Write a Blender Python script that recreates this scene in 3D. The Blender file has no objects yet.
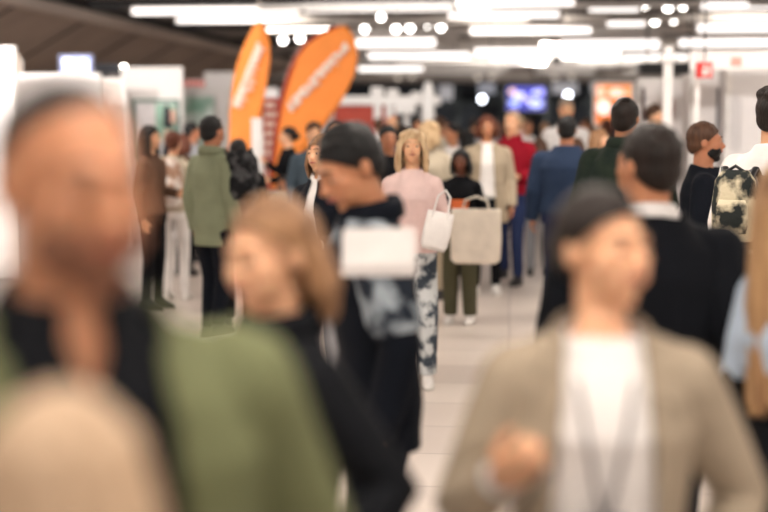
import bpy, bmesh, math, random
from mathutils import Vector, Matrix, noise
R = math.radians
random.seed(7)
scene = bpy.context.scene
col = scene.collection

# ------------------------------------------------------------------ camera
F_PX = 1300.0
CAM_Z = 1.75
PITCH = math.atan(141 / F_PX)
YAW = math.atan(0.0975)
cam_d = bpy.data.cameras.new('camera')
cam = bpy.data.objects.new('camera', cam_d)
col.objects.link(cam)
cam.location = (0, 0, CAM_Z)
cam.rotation_euler = (R(90) - PITCH, 0, YAW)
cam_d.sensor_width = 36.0
cam_d.lens = F_PX / 768 * 36.0
cam_d.clip_end = 200
cam_d.clip_start = 0.05
cam_d.dof.use_dof = True
cam_d.dof.focus_distance = 6.3
cam_d.dof.aperture_fstop = 1.0
scene.camera = cam

# ------------------------------------------------------------------ world and exposure
world = bpy.data.worlds.new('hall_ambient')
scene.world = world
world.use_nodes = True
bg = world.node_tree.nodes['Background']
bg.inputs[0].default_value = (1.0, 0.93, 0.87, 1)
bg.inputs[1].default_value = 0.5
vs = scene.view_settings
vs.view_transform = 'Standard'
vs.look = 'None'
vs.exposure = 0.24
vs.gamma = 1.0
vs.use_curve_mapping = False

LIGHT_HALL = 11.0       # the overhead panels along the aisle
LIGHT_STRIP = 1.5      # the hung linear lamps seen in the distance

# ------------------------------------------------------------------ view helpers (where a thing stands)
FH = Vector((-math.sin(YAW), math.cos(YAW), 0))
RT = Vector((math.cos(YAW), math.sin(YAW), 0))
def at(px, s, z=1.6):
    """point at height z whose scale is s pixels per metre, in picture column px"""
    dc = F_PX / s
    dz = z - CAM_Z
    a = (dc + dz * math.sin(PITCH)) / math.cos(PITCH)
    b = (px - 384) / F_PX * dc
    p = FH * a + RT * b
    return Vector((p.x, p.y, z))
def ray(px, py):
    f = FH * math.cos(PITCH) - Vector((0, 0, 1)) * math.sin(PITCH)
    u = FH * math.sin(PITCH) + Vector((0, 0, 1)) * math.cos(PITCH)
    return (f * F_PX + RT * (px - 384) + u * (256 - py)).normalized()
def on_z(px, py, z):
    r = ray(px, py)
    return Vector((0, 0, CAM_Z)) + r * ((z - CAM_Z) / r.z)
def on_y(px, py, y):
    r = ray(px, py)
    return Vector((0, 0, CAM_Z)) + r * (y / r.y)

# ------------------------------------------------------------------ materials
MC = {}
def srgb(c):
    return tuple(((v / 255) / 12.92 if v / 255 <= .04045 else ((v / 255 + .055) / 1.055) ** 2.4) for v in c) + (1,)
def mat(name, c, rough=.6, metal=0, spec=.4, noise_amt=.06, scale=12, c2=None, bump=0, emit=0, sss=0, pattern=None, stretch=None, sheen=0):
    key = name
    if key in MC: return MC[key]
    m = bpy.data.materials.new(name)
    m.use_nodes = True
    nt = m.node_tree
    b = nt.nodes['Principled BSDF']
    b.inputs['Roughness'].default_value = rough
    b.inputs['Metallic'].default_value = metal
    b.inputs['Specular IOR Level'].default_value = spec
    if sheen: b.inputs['Sheen Weight'].default_value = sheen
    tc = nt.nodes.new('ShaderNodeTexCoord')
    mp = nt.nodes.new('ShaderNodeMapping')
    nt.links.new(tc.outputs['Object'], mp.inputs[0])
    if stretch: mp.inputs['Scale'].default_value = stretch
    a = srgb(c)
    d = srgb(c2) if c2 else tuple(max(0, v * (1 - noise_amt * 3)) for v in a[:3]) + (1,)
    ramp = nt.nodes.new('ShaderNodeValToRGB')
    ramp.color_ramp.elements[0].color = d
    ramp.color_ramp.elements[1].color = a
    if pattern in (None, 'blotch', 'camo'):
        n = nt.nodes.new('ShaderNodeTexNoise')
        n.inputs['Scale'].default_value = scale
        n.inputs['Detail'].default_value = 4
        nt.links.new(mp.outputs[0], n.inputs['Vector'])
        fac = n.outputs['Fac']
        lo, hi = (.3, .7) if pattern is None else ((.44, .56) if pattern == 'camo' else (.38, .6))
        ramp.color_ramp.elements[0].position = lo
        ramp.color_ramp.elements[1].position = hi
    elif pattern == 'plaid':
        w = nt.nodes.new('ShaderNodeTexWave'); w.bands_direction = 'X'
        w2 = nt.nodes.new('ShaderNodeTexWave'); w2.bands_direction = 'Z'
        for q in (w, w2):
            q.inputs['Scale'].default_value = scale
            q.inputs['Distortion'].default_value = .6
            nt.links.new(mp.outputs[0], q.inputs['Vector'])
        mx = nt.nodes.new('ShaderNodeMath'); mx.operation = 'MULTIPLY'
        nt.links.new(w.outputs['Fac'], mx.inputs[0]); nt.links.new(w2.outputs['Fac'], mx.inputs[1])
        fac = mx.outputs[0]
        ramp.color_ramp.elements[0].position = .15
        ramp.color_ramp.elements[1].position = .5
    elif pattern == 'stripe':
        w = nt.nodes.new('ShaderNodeTexWave'); w.bands_direction = 'X'
        w.inputs['Scale'].default_value = scale
        w.inputs['Distortion'].default_value = .3
        nt.links.new(mp.outputs[0], w.inputs['Vector'])
        fac = w.outputs['Fac']
        ramp.color_ramp.elements[0].position = .3
        ramp.color_ramp.elements[1].position = .6
    nt.links.new(fac, ramp.inputs[0])
    nt.links.new(ramp.outputs[0], b.inputs['Base Color'])
    if bump:
        n2 = nt.nodes.new('ShaderNodeTexNoise'); n2.inputs['Scale'].default_value = scale * 3
        nt.links.new(mp.outputs[0], n2.inputs['Vector'])
        bp = nt.nodes.new('ShaderNodeBump'); bp.inputs['Strength'].default_value = bump; bp.inputs['Distance'].default_value = .02
        nt.links.new(n2.outputs['Fac'], bp.inputs['Height'])
        nt.links.new(bp.outputs[0], b.inputs['Normal'])
    if sss:
        b.inputs['Subsurface Weight'].default_value = sss
        b.inputs['Subsurface Radius'].default_value = (1, .35, .2)
        b.inputs['Subsurface Scale'].default_value = .01
    if emit:
        nt.links.new(ramp.outputs[0], b.inputs['Emission Color'])
        b.inputs['Emission Strength'].default_value = emit
    MC[key] = m
    return m
def cloth(name, c, **k): return mat(name, c, rough=k.pop('rough', .85), spec=.15, scale=k.pop('scale', 7), bump=k.pop('bump', .25), **k)
def skin(name, c): return mat(name, c, rough=.5, spec=.35, scale=9, noise_amt=.05, sss=.25)
def hairm(name, c, c2=None): return mat(name, c, rough=.5, spec=.3, scale=40, c2=c2, stretch=(1, 1, .12), bump=.5, noise_amt=.2)

SK_L = skin('skin_fair', (228, 176, 140))
SK_M = skin('skin_medium', (190, 132, 98))
SK_T = skin('skin_tan', (180, 122, 92))
SK_D = skin('skin_deep', (112, 68, 50))
LIPM = mat('lip', (168, 92, 84), rough=.4)
EYEW = mat('eye_white', (186, 172, 162), rough=.2)
EYEI = mat('eye_iris', (50, 35, 28), rough=.1)
H_BLACK = hairm('hair_black', (17, 16, 18))
H_DARK = hairm('hair_dark_brown', (36, 26, 22))
H_BROWN = hairm('hair_brown', (92, 62, 44))
H_LTBR = hairm('hair_light_brown', (168, 126, 90), (96, 68, 48))
H_BLOND = hairm('hair_blond', (222, 196, 158), (170, 135, 98))
H_SAND = hairm('hair_sandy', (188, 162, 136), (150, 124, 98))
H_GREY = hairm('hair_grey', (168, 155, 142), (112, 100, 90))
H_AUB = hairm('hair_auburn', (112, 62, 44))

# ------------------------------------------------------------------ mesh collecting
class S:
    def __init__(s): s.v = []; s.f = []
    def add(s, vs, fs):
        o = len(s.v); s.v += [Vector(v) for v in vs]; s.f += [tuple(i + o for i in f) for f in fs]; return s
    def rings(s, rings):
        n = len(rings[0]); vs = [p for r in rings for p in r]; fs = []
        for i in range(len(rings) - 1):
            for j in range(n):
                k = (j + 1) % n
                fs.append((i * n + j, i * n + k, (i + 1) * n + k, (i + 1) * n + j))
        fs.append(tuple(range(n - 1, -1, -1)))
        fs.append(tuple((len(rings) - 1) * n + j for j in range(n)))
        return s.add(vs, fs)
    def tube(s, pts, rad, seg=12, flat=None, round_ends=True):
        pts = [Vector(p) for p in pts]
        if not isinstance(rad, (list, tuple)): rad = [rad] * len(pts)
        rings = []
        t0 = (pts[1] - pts[0]).normalized()
        up = Vector((0, 1, 0)) if abs(t0.y) < .8 else Vector((1, 0, 0))
        for i, p in enumerate(pts):
            if i == 0: t = t0
            elif i == len(pts) - 1: t = (pts[-1] - pts[-2]).normalized()
            else: t = ((pts[i] - pts[i - 1]).normalized() + (pts[i + 1] - pts[i]).normalized()).normalized()
            a = (up - t * up.dot(t))
            if a.length < 1e-4: a = Vector((0, 0, 1))
            a.normalize(); b = t.cross(a).normalized(); up = a
            r = rad[i]
            def ring(c, q): return [c + a * math.cos(x) * q + b * math.sin(x) * q * (flat or 1) for x in [2 * math.pi * j / seg for j in range(seg)]]
            if i == 0 and round_ends:
                for ph in (80, 50, 25): rings.append(ring(p - t * r * math.sin(R(ph)), r * math.cos(R(ph))))
            rings.append(ring(p, r))
            if i == len(pts) - 1 and round_ends:
                for ph in (25, 50, 80): rings.append(ring(p + t * r * math.sin(R(ph)), r * math.cos(R(ph))))
        return s.rings(rings)
    def loft(s, secs, seg=24, n=2.0):
        """sections (z, rx, ry[, cx, cy]) of superellipses"""
        rings = []
        for q in secs:
            z, rx, ry = q[:3]; cx, cy = (q[3], q[4]) if len(q) > 3 else (0, 0)
            ring = []
            for j in range(seg):
                a = 2 * math.pi * j / seg; c, d = math.cos(a), math.sin(a)
                ring.append(Vector((cx + rx * math.copysign(abs(c) ** (2 / n), c), cy + ry * math.copysign(abs(d) ** (2 / n), d), z)))
            rings.append(ring)
        return s.rings(rings)
    def ell(s, c, r, rot=None, seg=16):
        c = Vector(c); rings = []
        for i in range(1, seg):
            ph = math.pi * i / seg - math.pi / 2
            rings.append([Vector((r[0] * math.cos(ph) * math.cos(t), r[1] * math.cos(ph) * math.sin(t), r[2] * math.sin(ph))) for t in [2 * math.pi * j / seg for j in range(seg)]])
        if rot: rings = [[rot @ p for p in q] for q in rings]
        return s.rings([[p + c for p in q] for q in rings])
    def box(s, a, b):
        (x0, y0, z0), (x1, y1, z1) = a, b
        v = [(x, y, z) for z in (z0, z1) for y in (y0, y1) for x in (x0, x1)]
        return s.add(v, [(0, 2, 3, 1), (4, 5, 7, 6), (0, 1, 5, 4), (2, 6, 7, 3), (0, 4, 6, 2), (1, 3, 7, 5)])
    def prism(s, poly, y0, y1):
        """outline in x,z extruded in y"""
        n = len(poly)
        v = [(x, y0, z) for x, z in poly] + [(x, y1, z) for x, z in poly]
        f = [tuple(range(n)), tuple(range(2 * n - 1, n - 1, -1))] + [(i, i + n, (i + 1) % n + n, (i + 1) % n) for i in range(n)]
        return s.add(v, f)
    def xf(s, fn): s.v = [fn(p) for p in s.v]; return s
    def mesh(s, name):
        me = bpy.data.meshes.new(name); me.from_pydata([tuple(v) for v in s.v], [], s.f); me.update()
        bm = bmesh.new(); bm.from_mesh(me); bmesh.ops.recalc_face_normals(bm, faces=bm.faces); bm.to_mesh(me); bm.free()
        return me

def link(name, me, m, parent=None, smooth=False, bevel=0):
    o = bpy.data.objects.new(name, me); col.objects.link(o)
    if m is not None:
        me.materials.clear(); me.materials.append(m)
    if smooth:
        for p in me.polygons: p.use_smooth = True
    if parent: o.parent = parent
    if bevel:
        b = o.modifiers.new('bevel', 'BEVEL'); b.width = bevel; b.segments = 2
    return o
def part(name, sh, m, parent=None, smooth=False, bevel=0, loc=None):
    o = link(name, sh.mesh(name), m, parent, smooth, bevel)
    if loc: o.location = loc
    return o
def tag(o, label, cat, group=None, kind=None):
    if label: o['label'] = label
    if cat: o['category'] = cat
    if group: o['group'] = group
    if kind: o['kind'] = kind
    return o
def empty(name, loc=(0, 0, 0), rz=0, label=None, cat=None, group=None):
    o = bpy.data.objects.new(name, None); col.objects.link(o); o.location = loc; o.rotation_euler = (0, 0, rz)
    o.empty_display_size = .1
    tag(o, label, cat, group); return o
def struct(name, sh, m, parent=None, **k):
    o = part(name, sh, m, parent, **k)
    if not parent: o['kind'] = 'structure'
    return o
def remesh(sh, vox, smooth=4, cut=None, keep=None):
    """weld overlapping closed shapes into one continuous skin"""
    me = sh.mesh('tmp'); o = bpy.data.objects.new('tmp', me); col.objects.link(o)
    r = o.modifiers.new('r', 'REMESH'); r.mode = 'VOXEL'; r.voxel_size = vox
    if smooth:
        q = o.modifiers.new('s', 'SMOOTH'); q.factor = .5; q.iterations = smooth
    dg = bpy.context.evaluated_depsgraph_get(); dg.update()
    out = bpy.data.meshes.new_from_object(o.evaluated_get(dg))
    bpy.data.objects.remove(o); bpy.data.meshes.remove(me)
    if cut:
        bm = bmesh.new(); bm.from_mesh(out)
        dead = [f for f in bm.faces if cut(f.calc_center_median())]
        bmesh.ops.delete(bm, geom=dead, context='FACES')
        loose = [v for v in bm.verts if not v.link_faces]
        bmesh.ops.delete(bm, geom=loose, context='VERTS')
        nb = {}
        for e in bm.edges:
            if e.is_boundary:
                a, b = e.verts; nb.setdefault(a, []).append(b); nb.setdefault(b, []).append(a)
        for it in range(10):
            new = {v: (v.co + sum((n.co for n in ns), Vector()) / len(ns)) / 2 for v, ns in nb.items()}
            for v, c in new.items(): v.co = c
        bm.to_mesh(out); bm.free()
    for p in out.polygons: p.use_smooth = True
    return out

# ------------------------------------------------------------------ people
TORSO_M = [(.84, .165, .115), (.92, .17, .122), (1.0, .162, .115), (1.08, .155, .108), (1.2, .168, .118), (1.32, .176, .122), (1.39, .15, .106), (1.44, .105, .085), (1.485, .075, .07), (1.51, .062, .062)]
TORSO_F = [(.84, .17, .118), (.92, .172, .122), (1.0, .15, .108), (1.09, .13, .096), (1.2, .142, .112), (1.29, .152, .128), (1.37, .138, .105), (1.43, .092, .08), (1.48, .065, .062), (1.51, .055, .055)]
ARMS = {   # shoulder-relative pose in body space, person's left side: elbow, wrist
    'down': ((.235, .03, 1.12), (.245, -.04, .875)),
    'swing_front': ((.235, -.03, 1.12), (.22, -.17, .92)),
    'swing_back': ((.23, .12, 1.13), (.24, .12, .88)),
    'bent': ((.25, .03, 1.13), (.16, -.21, 1.10)),
    'fold': ((.25, .0, 1.13), (.03, -.20, 1.14)),
    'face_low': ((.26, -.02, 1.17), (.15, -.17, 1.37)),
    'up': ((.25, -.08, 1.16), (.14, -.27, 1.30)),
    'face': ((.24, -.14, 1.2), (.11, -.22, 1.44)),
    'pocket': ((.30, .06, 1.14), (.22, -.06, .93)),
    'carry': ((.24, .02, 1.12), (.22, -.14, .90)),
}
def hand_shape(sh, wrist, d, side, curl=1.0, hint=None, k=1.0):
    d = d.normalized()
    u = Vector(hint or (0, -.7, .7)); u = (u - d * u.dot(d)).normalized()
    n = d.cross(u)
    if n.x * side > 0: n = -n
    for i in range(4):
        o = (1.5 - i) * .0195 * k
        base = wrist + d * (.085 - abs(i - 1.2) * .004) * k + u * o
        sh.tube([wrist + u * o * .55, base], [.016 * k, .0125 * k], 10)
        L = [.066, .076, .071, .056][i] * k
        p = base; pts = [p]; ang = 0
        for q, fr in enumerate((.44, .32, .24)):
            ang += R((18, 30, 25)[q]) * curl
            p = p + (d * math.cos(ang) + n * math.sin(ang)) * L * fr
            pts.append(p)
        sh.tube(pts, [.0095 * k, .009 * k, .0083 * k, .0072 * k], 8)
    tb = wrist + d * .022 * k + u * .022 * k
    t1 = tb + (d * .6 + u * .62 + n * .35).normalized() * .042 * k
    t2 = t1 + (d * .8 + u * .18 + n * .45).normalized() * .032 * k
    t3 = t2 + (d * .8 - u * .05 + n * .6).normalized() * .024 * k
    sh.tube([tb, t1, t2, t3], [.015 * k, .0115 * k, .0095 * k, .008 * k], 8)
    return wrist + d * .09 * k + n * .03 * k, n

def person(px, s, h, yaw, label, group=None, fem=False, head=(0, 0), lean=0, arms=('down', 'down'), walk=0, width=1.0,
           sk=None, hair='short', hm=None, hairline=.078, upper=None, lower=None, legs='trousers', shoes=None, vox=.010,
           beard=None, face=True, zref=1.6, curl=1.0, hair_len=.25):
    """upper: list of garments dict(kind, mat, e, hem, neck, open, sleeve). local frame: facing -Y, left hand +X"""
    K = h / 1.755
    loc = at(px, s, zref); loc.z = 0
    root = empty('person', loc, R(yaw), label, 'person', group)
    sk = sk or SK_M
    T = TORSO_F if fem else TORSO_M
    shx = (.165 if fem else .188) * width
    limb = .88 if fem else 1.0
    def torso(sh, e, z0=.0, z1=9, flare=0):
        secs = [(z, (rx + e) * width, ry + e + (width - 1) * .12) for z, rx, ry in T if z0 <= z <= z1]
        if z0 < T[0][0]:
            z = z0
            secs = [(z, (T[0][1] + e + flare) * width, T[0][2] + e + flare + (width - 1) * .1)] + secs
        return sh.loft(secs, 28, 2.25)
    A = []
    for side, name in ((-1, arms[0]), (1, arms[1])):
        el, wr = ARMS[name] if isinstance(name, str) else name
        dx = shx - .188
        A.append((side, Vector((side * (shx - .016), 0, 1.378)), Vector((side * (el[0] + dx), el[1], el[2])), Vector((side * (wr[0] + dx * (1 if wr[2] < 1 else .5)), wr[1], wr[2]))))
    def arm(sh, e, a, upto=1.0):
        side, p0, p1, p2 = a
        pe = p1 if upto >= .5 else p0.lerp(p1, upto * 2)
        r = [(.058 + e) * limb, (.05 + e) * limb, (.041 + e) * limb]
        if upto < .5:
            sh.tube([p0, p0.lerp(pe, .5), pe], [r[0], r[0] * .97, r[0] * .95])
        else:
            q = p1.lerp(p2, (upto - .5) * 2)
            sh.tube([p0, p0.lerp(p1, .5), p1, p1.lerp(q, .4), q], [r[0], r[1], r[2], r[2] * .97, (.028 + e * 1.1) * limb if upto >= 1 else r[2] * .95])
    st = .17 * walk
    LG = []
    for side in (-1, 1):
        dy = -st * side
        LG.append((side, Vector((side * .088, 0, .9)), Vector((side * .095, dy * .55 - .02 - abs(st) * .25, .49)), Vector((side * .10, dy + .02, .09 + (.05 if dy > 0.05 else 0)))))
    def W(p):
        if lean == 0: return p * K
        t = min(1, max(0, (p.z - .88) / .3)) * R(lean)
        q = p - Vector((0, 0, .95)); c, d = math.cos(t), math.sin(t)
        return Vector((q.x, q.y * c - q.z * d, q.y * d + q.z * c + .95)) * K
    # head frame
    HM = Matrix.Translation((0, .005, 1.525)) @ Matrix.Rotation(R(head[0]), 4, 'Z') @ Matrix.Rotation(R(-head[1]) * -1, 4, 'X') @ Matrix.Translation((0, -.012, .11))
    hk = .96 if fem else 1.0
    def H(p): return HM @ (Vector(p) * hk)
    def finish(me):
        for v in me.vertices: v.co = W(v.co)
        me.update(); return me
    # ---- body: one continuous surface
    b = S(); torso(b, -.014, .84)
    for a in A:
        arm(b, -.010, a)
        hand_shape(b, a[3], a[3] - a[2], a[0], curl, k=.93 if fem else 1.0)
    for side, p0, p1, p2 in LG:
        b.tube([p0, p0.lerp(p1, .5), p1, p1.lerp(p2, .35), p2], [.078, .064, .047, .047, .032])
        b.tube([p2 + Vector((0, .02, -.045)), p2 + Vector((side * .01, -.08, -.055)), p2 + Vector((side * .015, -.14, -.062))], [.032, .03, .022])
    hd = S()
    hd.ell((0, .018, .03), (.074, .094, .09)); hd.ell((0, -.03, -.025), (.058, .06, .085))
    hd.ell((0, -.058, -.092), (.026 if not fem else .02, .026, .022)); hd.ell((0, -.018, -.065), (.056 if not fem else .05, .062, .044))
    hd.tube([(0, -.084, .018), (0, -.102, -.012), (0, -.110, -.024)], [.007, .009, .0115]); hd.ell((.012, -.096, -.027), (.008, .01, .007)); hd.ell((-.012, -.096, -.027), (.008, .01, .007))
    hd.ell((0, -.074, .03), (.048, .018, .011)); hd.ell((0, -.086, -.053), (.024, .011, .011))
    for q in (-1, 1):
        hd.tube([(q * .016, -.080, .013), (q * .03, -.0845, .0195), (q * .045, -.074, .012)], [.006, .0068, .006], 8)
        hd.tube([(q * .016, -.080, .002), (q * .03, -.084, -.0045), (q * .045, -.074, .002)], [.005, .0058, .005], 8)
        hd.ell((q * .04, -.058, -.018), (.022, .024, .022)); hd.ell((q * .077, .014, -.004), (.009, .018, .031)); hd.ell((q * .032, -.062, -.045), (.021, .021, .03))
    hd.xf(H); b.v, b.f = (lambda o: (b.v + hd.v, b.f + [tuple(i + o for i in f) for f in hd.f]))(len(b.v))
    nr = .05 if fem else .06
    b.tube([(0, .012, 1.44), (0, .008, 1.50), H((0, .012, -.04))], [nr * 1.15, nr, nr], 16)
    body = link('body', finish(remesh(b, vox, 2)), sk, root, True)
    # ---- face
    if face:
        for q in (-1, 1):
            e = S(); e.ell((q * .03, -.0765, .007), (.0125, .0115, .0105), seg=12); e.xf(H)
            me = e.mesh('eye'); finish(me); o = link('eye', me, EYEW, root, True); me.materials.append(EYEI)
            c = W(H((q * .03, -.088, .007)))
            for p in me.polygons:
                if (p.center - c).length < .0075 * K: p.material_index = 1
            e = S(); e.tube([(q * .014, -.0925, .033), (q * .031, -.0905, .0365), (q * .049, -.077, .031)], [.0035, .004, .002], 8); e.xf(H)
            link('eyebrow', finish(e.mesh('eyebrow')), hm or H_DARK, root, True)
        e = S(); e.tube([(-.022, -.086, -.053), (-.01, -.0955, -.051), (0, -.0965, -.0525), (.01, -.0955, -.051), (.022, -.086, -.053)], [.003, .0055, .006, .0055, .003], 8); e.xf(H)
        link('lips', finish(e.mesh('lips')), LIPM, root, True)
    # ---- hair
    if hair:
        hs = S(); rnd = random.Random(int(px * 7 + s))
        sc = {'short': 1.0, 'receding': .965}.get(hair, 1.03)
        hs.ell((0, .022, .036), (.083 * sc, .101 * sc, .093 * sc)); hs.ell((0, .04, -.01), (.077, .078, .075))
        if hair in ('short', 'curly', 'receding'):
            for i in range(26):
                a = rnd.uniform(0, 6.28); ph = rnd.uniform(.35, 1.5)
                d = Vector((math.cos(a) * math.cos(ph) * .078, .02 + math.sin(a) * math.cos(ph) * .096, .036 + math.sin(ph) * .088))
                g = {'short': .011, 'receding': .006}.get(hair, .032)
                hs.ell(d, (g * 1.3, g * 1.3, g), seg=8)
        if hair == 'loose_back':
            hs.ell((0, .06, -.03), (.082, .07, .1))
            for i in range(18):
                a = R(12 + i * (156 / 17)); x, y = math.cos(a) * .085, .025 + math.sin(a) * .092; l = hair_len * rnd.uniform(.85, 1.1)
                hs.tube([(x * .8, y * .9, .06), (x * 1.05, y * 1.05, -.02), (x * 1.18, y * 1.2, -.02 - l * .5), (x * 1.1, y * 1.15 + .01, -.02 - l)], [.026, .028, .028, .014], 8)
        if hm is H_BLOND:
            for i in range(30):
                a = rnd.uniform(R(-35), R(215)); zz = rnd.uniform(-.16, .09); q = math.sqrt(max(.15, 1 - (max(zz, 0) / .12) ** 2))
                hs.ell((math.cos(a) * .098 * q, .025 + math.sin(a) * .1 * q, zz), (.028, .028, .034), seg=8)
        if hair in ('long', 'bob'):
            L = hair_len
            hs.ell((0, .05, -.05), (.088, .07, .1))
            for i in range(22):
                a = R(-28 + i * (236 / 21))          # around the back from ear to ear
                x, y = math.cos(a) * .083, .02 + math.sin(a) * .088
                l = L * rnd.uniform(.85, 1.08)
                w = rnd.uniform(.8, 1.25)
                fl = 1.18 if hair == 'bob' else 1.08
                hs.tube([(x * .8, y * .9, .06), (x * 1.06, y * 1.06, -.02), (x * fl, y * fl + .005, -.02 - l * .5), (x * (fl - .02) + rnd.uniform(-.012, .012), y * fl + .012, -.02 - l)], [.026, .027, .026 * w, .014 * w], 8)
        if hair == 'bun':
            hs.ell((0, .125, .0), (.046, .042, .046))
        if hair == 'tail':
            hs.tube([(0, .11, .05), (0, .16, .02), (0, .165, -.08), (0, .145, -.2)], [.024, .03, .03, .012])
        def hcut(p):
            zl = hairline - (p.y + .085) * .92
            if hair == 'loose_back' and p.y > .01: return False
            if hair in ('long', 'bob'):
                return p.y < -.012 and p.z < hairline - max(0, (p.y + .085)) * 1.6 and abs(p.x) < .074 + max(0, p.y + .05) * .3
            if hair == 'bald': return p.z > .06 + .3 * p.y or p.z < zl
            if p.y > .105 or p.z < -.1: return False
            return p.z < zl
        me = remesh(hs, max(vox * .8, .006), 2, hcut)
        for v in me.vertices: v.co = W(H(v.co))
        ho = link('hair', me, hm or H_DARK, root, True)
    if beard:
        e = S(); e.ell((0, -.020, -.064), (.059, .065, .047)); e.ell((0, -.058, -.093), (.030, .030, .026)); e.ell((0, -.036, -.045), (.058, .062, .05)); e.ell((-.032, -.063, -.048), (.0235, .0235, .03)); e.ell((.032, -.063, -.048), (.0235, .0235, .03))
        me = remesh(e, max(vox * .7, .006), 2, lambda p: p.z > (-.028 if abs(p.x) > .028 else -.06) - (0 if p.y < 0 else 0) or p.y > .03)
        for v in me.vertices: v.co = W(H(v.co))
        link('beard', me, beard, root, True)
    # ---- lower clothing
    if lower is not None:
        g = S(); torso(g, .004, 0.84, 1.03)
        if legs == 'skirt':
            g.loft([(.42, .26, .2), (.6, .235, .18), (.84, .18, .135), (.95, .178, .13)], 28, 2.1)
        elif legs == 'shorts':
            for side, p0, p1, p2 in LG: g.tube([p0 + Vector((0, 0, -.02)), p0.lerp(p1, .5), p0.lerp(p1, .95)], [.095, .086, .08], round_ends=False)
        else:
            w = .9 if fem else 1.0
            wide = 1.45 if legs == 'wide' else 1.0
            for side, p0, p1, p2 in LG: g.tube([p0 + Vector((0, 0, -.02)), p0.lerp(p1, .5), p1, p1.lerp(p2, .5), p2 + Vector((0, 0, -.005))], [.095 * w, .083 * w * wide ** .4, .066 * w * wide, .06 * w * wide, .055 * w * wide], round_ends=False)
        link({'skirt': 'skirt', 'shorts': 'shorts'}.get(legs, 'trousers'), finish(remesh(g, vox, 3)), lower, root, True)
    for side, p0, p1, p2 in LG:
        e = S(); q = p2 + Vector((side * .006, 0, 0)); zb = p2.z - .088
        e.loft([(zb, .043, .125, q.x, q.y - .055), (zb + .02, .046, .13, q.x, q.y - .055), (zb + .045, .043, .115, q.x, q.y - .048), (zb + .07, .04, .07, q.x, q.y - .01), (zb + .1, .036, .042, q.x, q.y)], 18, 2.3)
        so = link('shoe', finish(remesh(e, max(vox * .8, .008), 2)), shoes or mat('shoe_black', (30, 28, 30), rough=.45), root, True)
        e = S(); e.loft([(zb - .0015, .045, .129, q.x, q.y - .055), (zb + .018, .048, .133, q.x, q.y - .055)], 18, 2.3)
        link('sole', finish(e.mesh('sole')), mat('sole_white', (200, 196, 190)) if shoes and 'white' in shoes.name else mat('sole_dark', (40, 38, 38)), so, True)
    # ---- upper clothing
    for gi, u in enumerate(upper or []):
        e_ = u.get('e', .006); hem = u.get('hem', .86); op = u.get('open'); sl = u.get('sleeve', 1.0); nk = u.get('neck', 1.488)
        g = S(); torso(g, e_, hem, 9, u.get('flare', 0))
        g.tube([(-shx + .03, .005, 1.383), (-.07, .01, 1.418), (.07, .01, 1.418), (shx - .03, .005, 1.383)], [.05 + e_ * .8, .052 + e_ * .5, .052 + e_ * .5, .05 + e_ * .8])
        for a in A:
            if sl > 0: arm(g, e_ + .004, a, sl)
        if u.get('hood'): g.ell((0, .10, 1.44), (.105, .06, .07))
        def cut(p, e_=e_, hem=hem, op=op, nk=nk, u=u, sl=sl):
            ax = abs(p.x)
            if p.z > nk + .25 * max(0, p.y) and ax < .1: return True
            if p.z < hem + .012 and ax < .2 * width and abs(p.y) < .16: return True
            if u.get('v') and p.y < 0 and ax < (p.z - u['v']) * .42: return True
            if op and p.y < -.03 and ax < op[0] + (op[1] - op[0]) * min(1, max(0, (1.45 - p.z) / .5)): return True
            if sl >= 1:
                for a in A:
                    if (p - a[3]).dot((a[3] - a[2]).normalized()) > .004 and (p - a[3]).length < .09: return True
            return False
        me = finish(remesh(g, vox, 3, cut))
        o = link(u['kind'], me, u['mat'], root, True)
        md = o.modifiers.new('thickness', 'SOLIDIFY'); md.thickness = .006; md.offset = -1
        if u.get('collar'):
            c = S(); n = 26; rr = (.064 if fem else .071) + e_ * .75
            prof = [(rr + .006, 1.452), (rr - .002, 1.51), (rr + .004, 1.522), (rr + .016, 1.50), (rr + .02, 1.462)]
            rings = []
            gap = .5 if u.get('collar_open', True) else .05
            for j in range(n + 1):
                t = -math.pi / 2 + gap / 2 + (2 * math.pi - gap) * j / n
                rings.append([Vector((math.cos(t) * r, .01 + math.sin(t) * r * (1.02), z + .012 * math.sin(t))) for r, z in prof])
            c.rings(rings)
            link('collar', finish(c.mesh('collar')), u.get('collar_mat', u['mat']), o, True)
        if u.get('lapel'):
            for q in (-1, 1):
                c = S(); pts = []
                y = lambda z: -(.118 if not fem else .122) - e_ + (0 if z < 1.35 else (z - 1.35) * .55)
                w = op or (.02, .09)
                f_ = lambda z: w[0] + (w[1] - w[0]) * min(1, max(0, (1.45 - z) / .5))
                poly = [(f_(1.46), 1.46), (f_(1.40) + .035, 1.43), (f_(1.36) + .062, 1.375), (f_(1.34) + .045, 1.36), (f_(1.34) + .05, 1.345), (f_(1.2) + .02, 1.22), (f_(1.12), 1.12), (f_(1.25) - .004, 1.25), (f_(1.38) - .004, 1.38)]
                c.prism([(q * x, z) for x, z in poly], -.004, .004)
                c.xf(lambda p: Vector((p.x, p.y + y(p.z) * math.sqrt(max(.1, 1 - (p.x / .2) ** 2)) - .004, p.z)))
                link('lapel', finish(c.mesh('lapel')), u.get('lapel_mat', u['mat']), o)
        if u.get('strip'):
            zz = u['strip']; c = S(); torso(c, e_ + .006, .0, 9)
            me2 = finish(remesh(c, vox, 2, lambda p: not (zz[0] < p.z < zz[1])))
            link('chest_band', me2, u['strip_mat'], o, True)
    info = {'root': root, 'K': K, 'W': W, 'A': A, 'H': H}
    def world_pt(p): return Matrix.Translation(loc) @ Matrix.Rotation(R(yaw), 4, 'Z') @ W(Vector(p))
    info['P'] = world_pt; info['loc'] = loc; info['yaw'] = yaw
    return info

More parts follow.
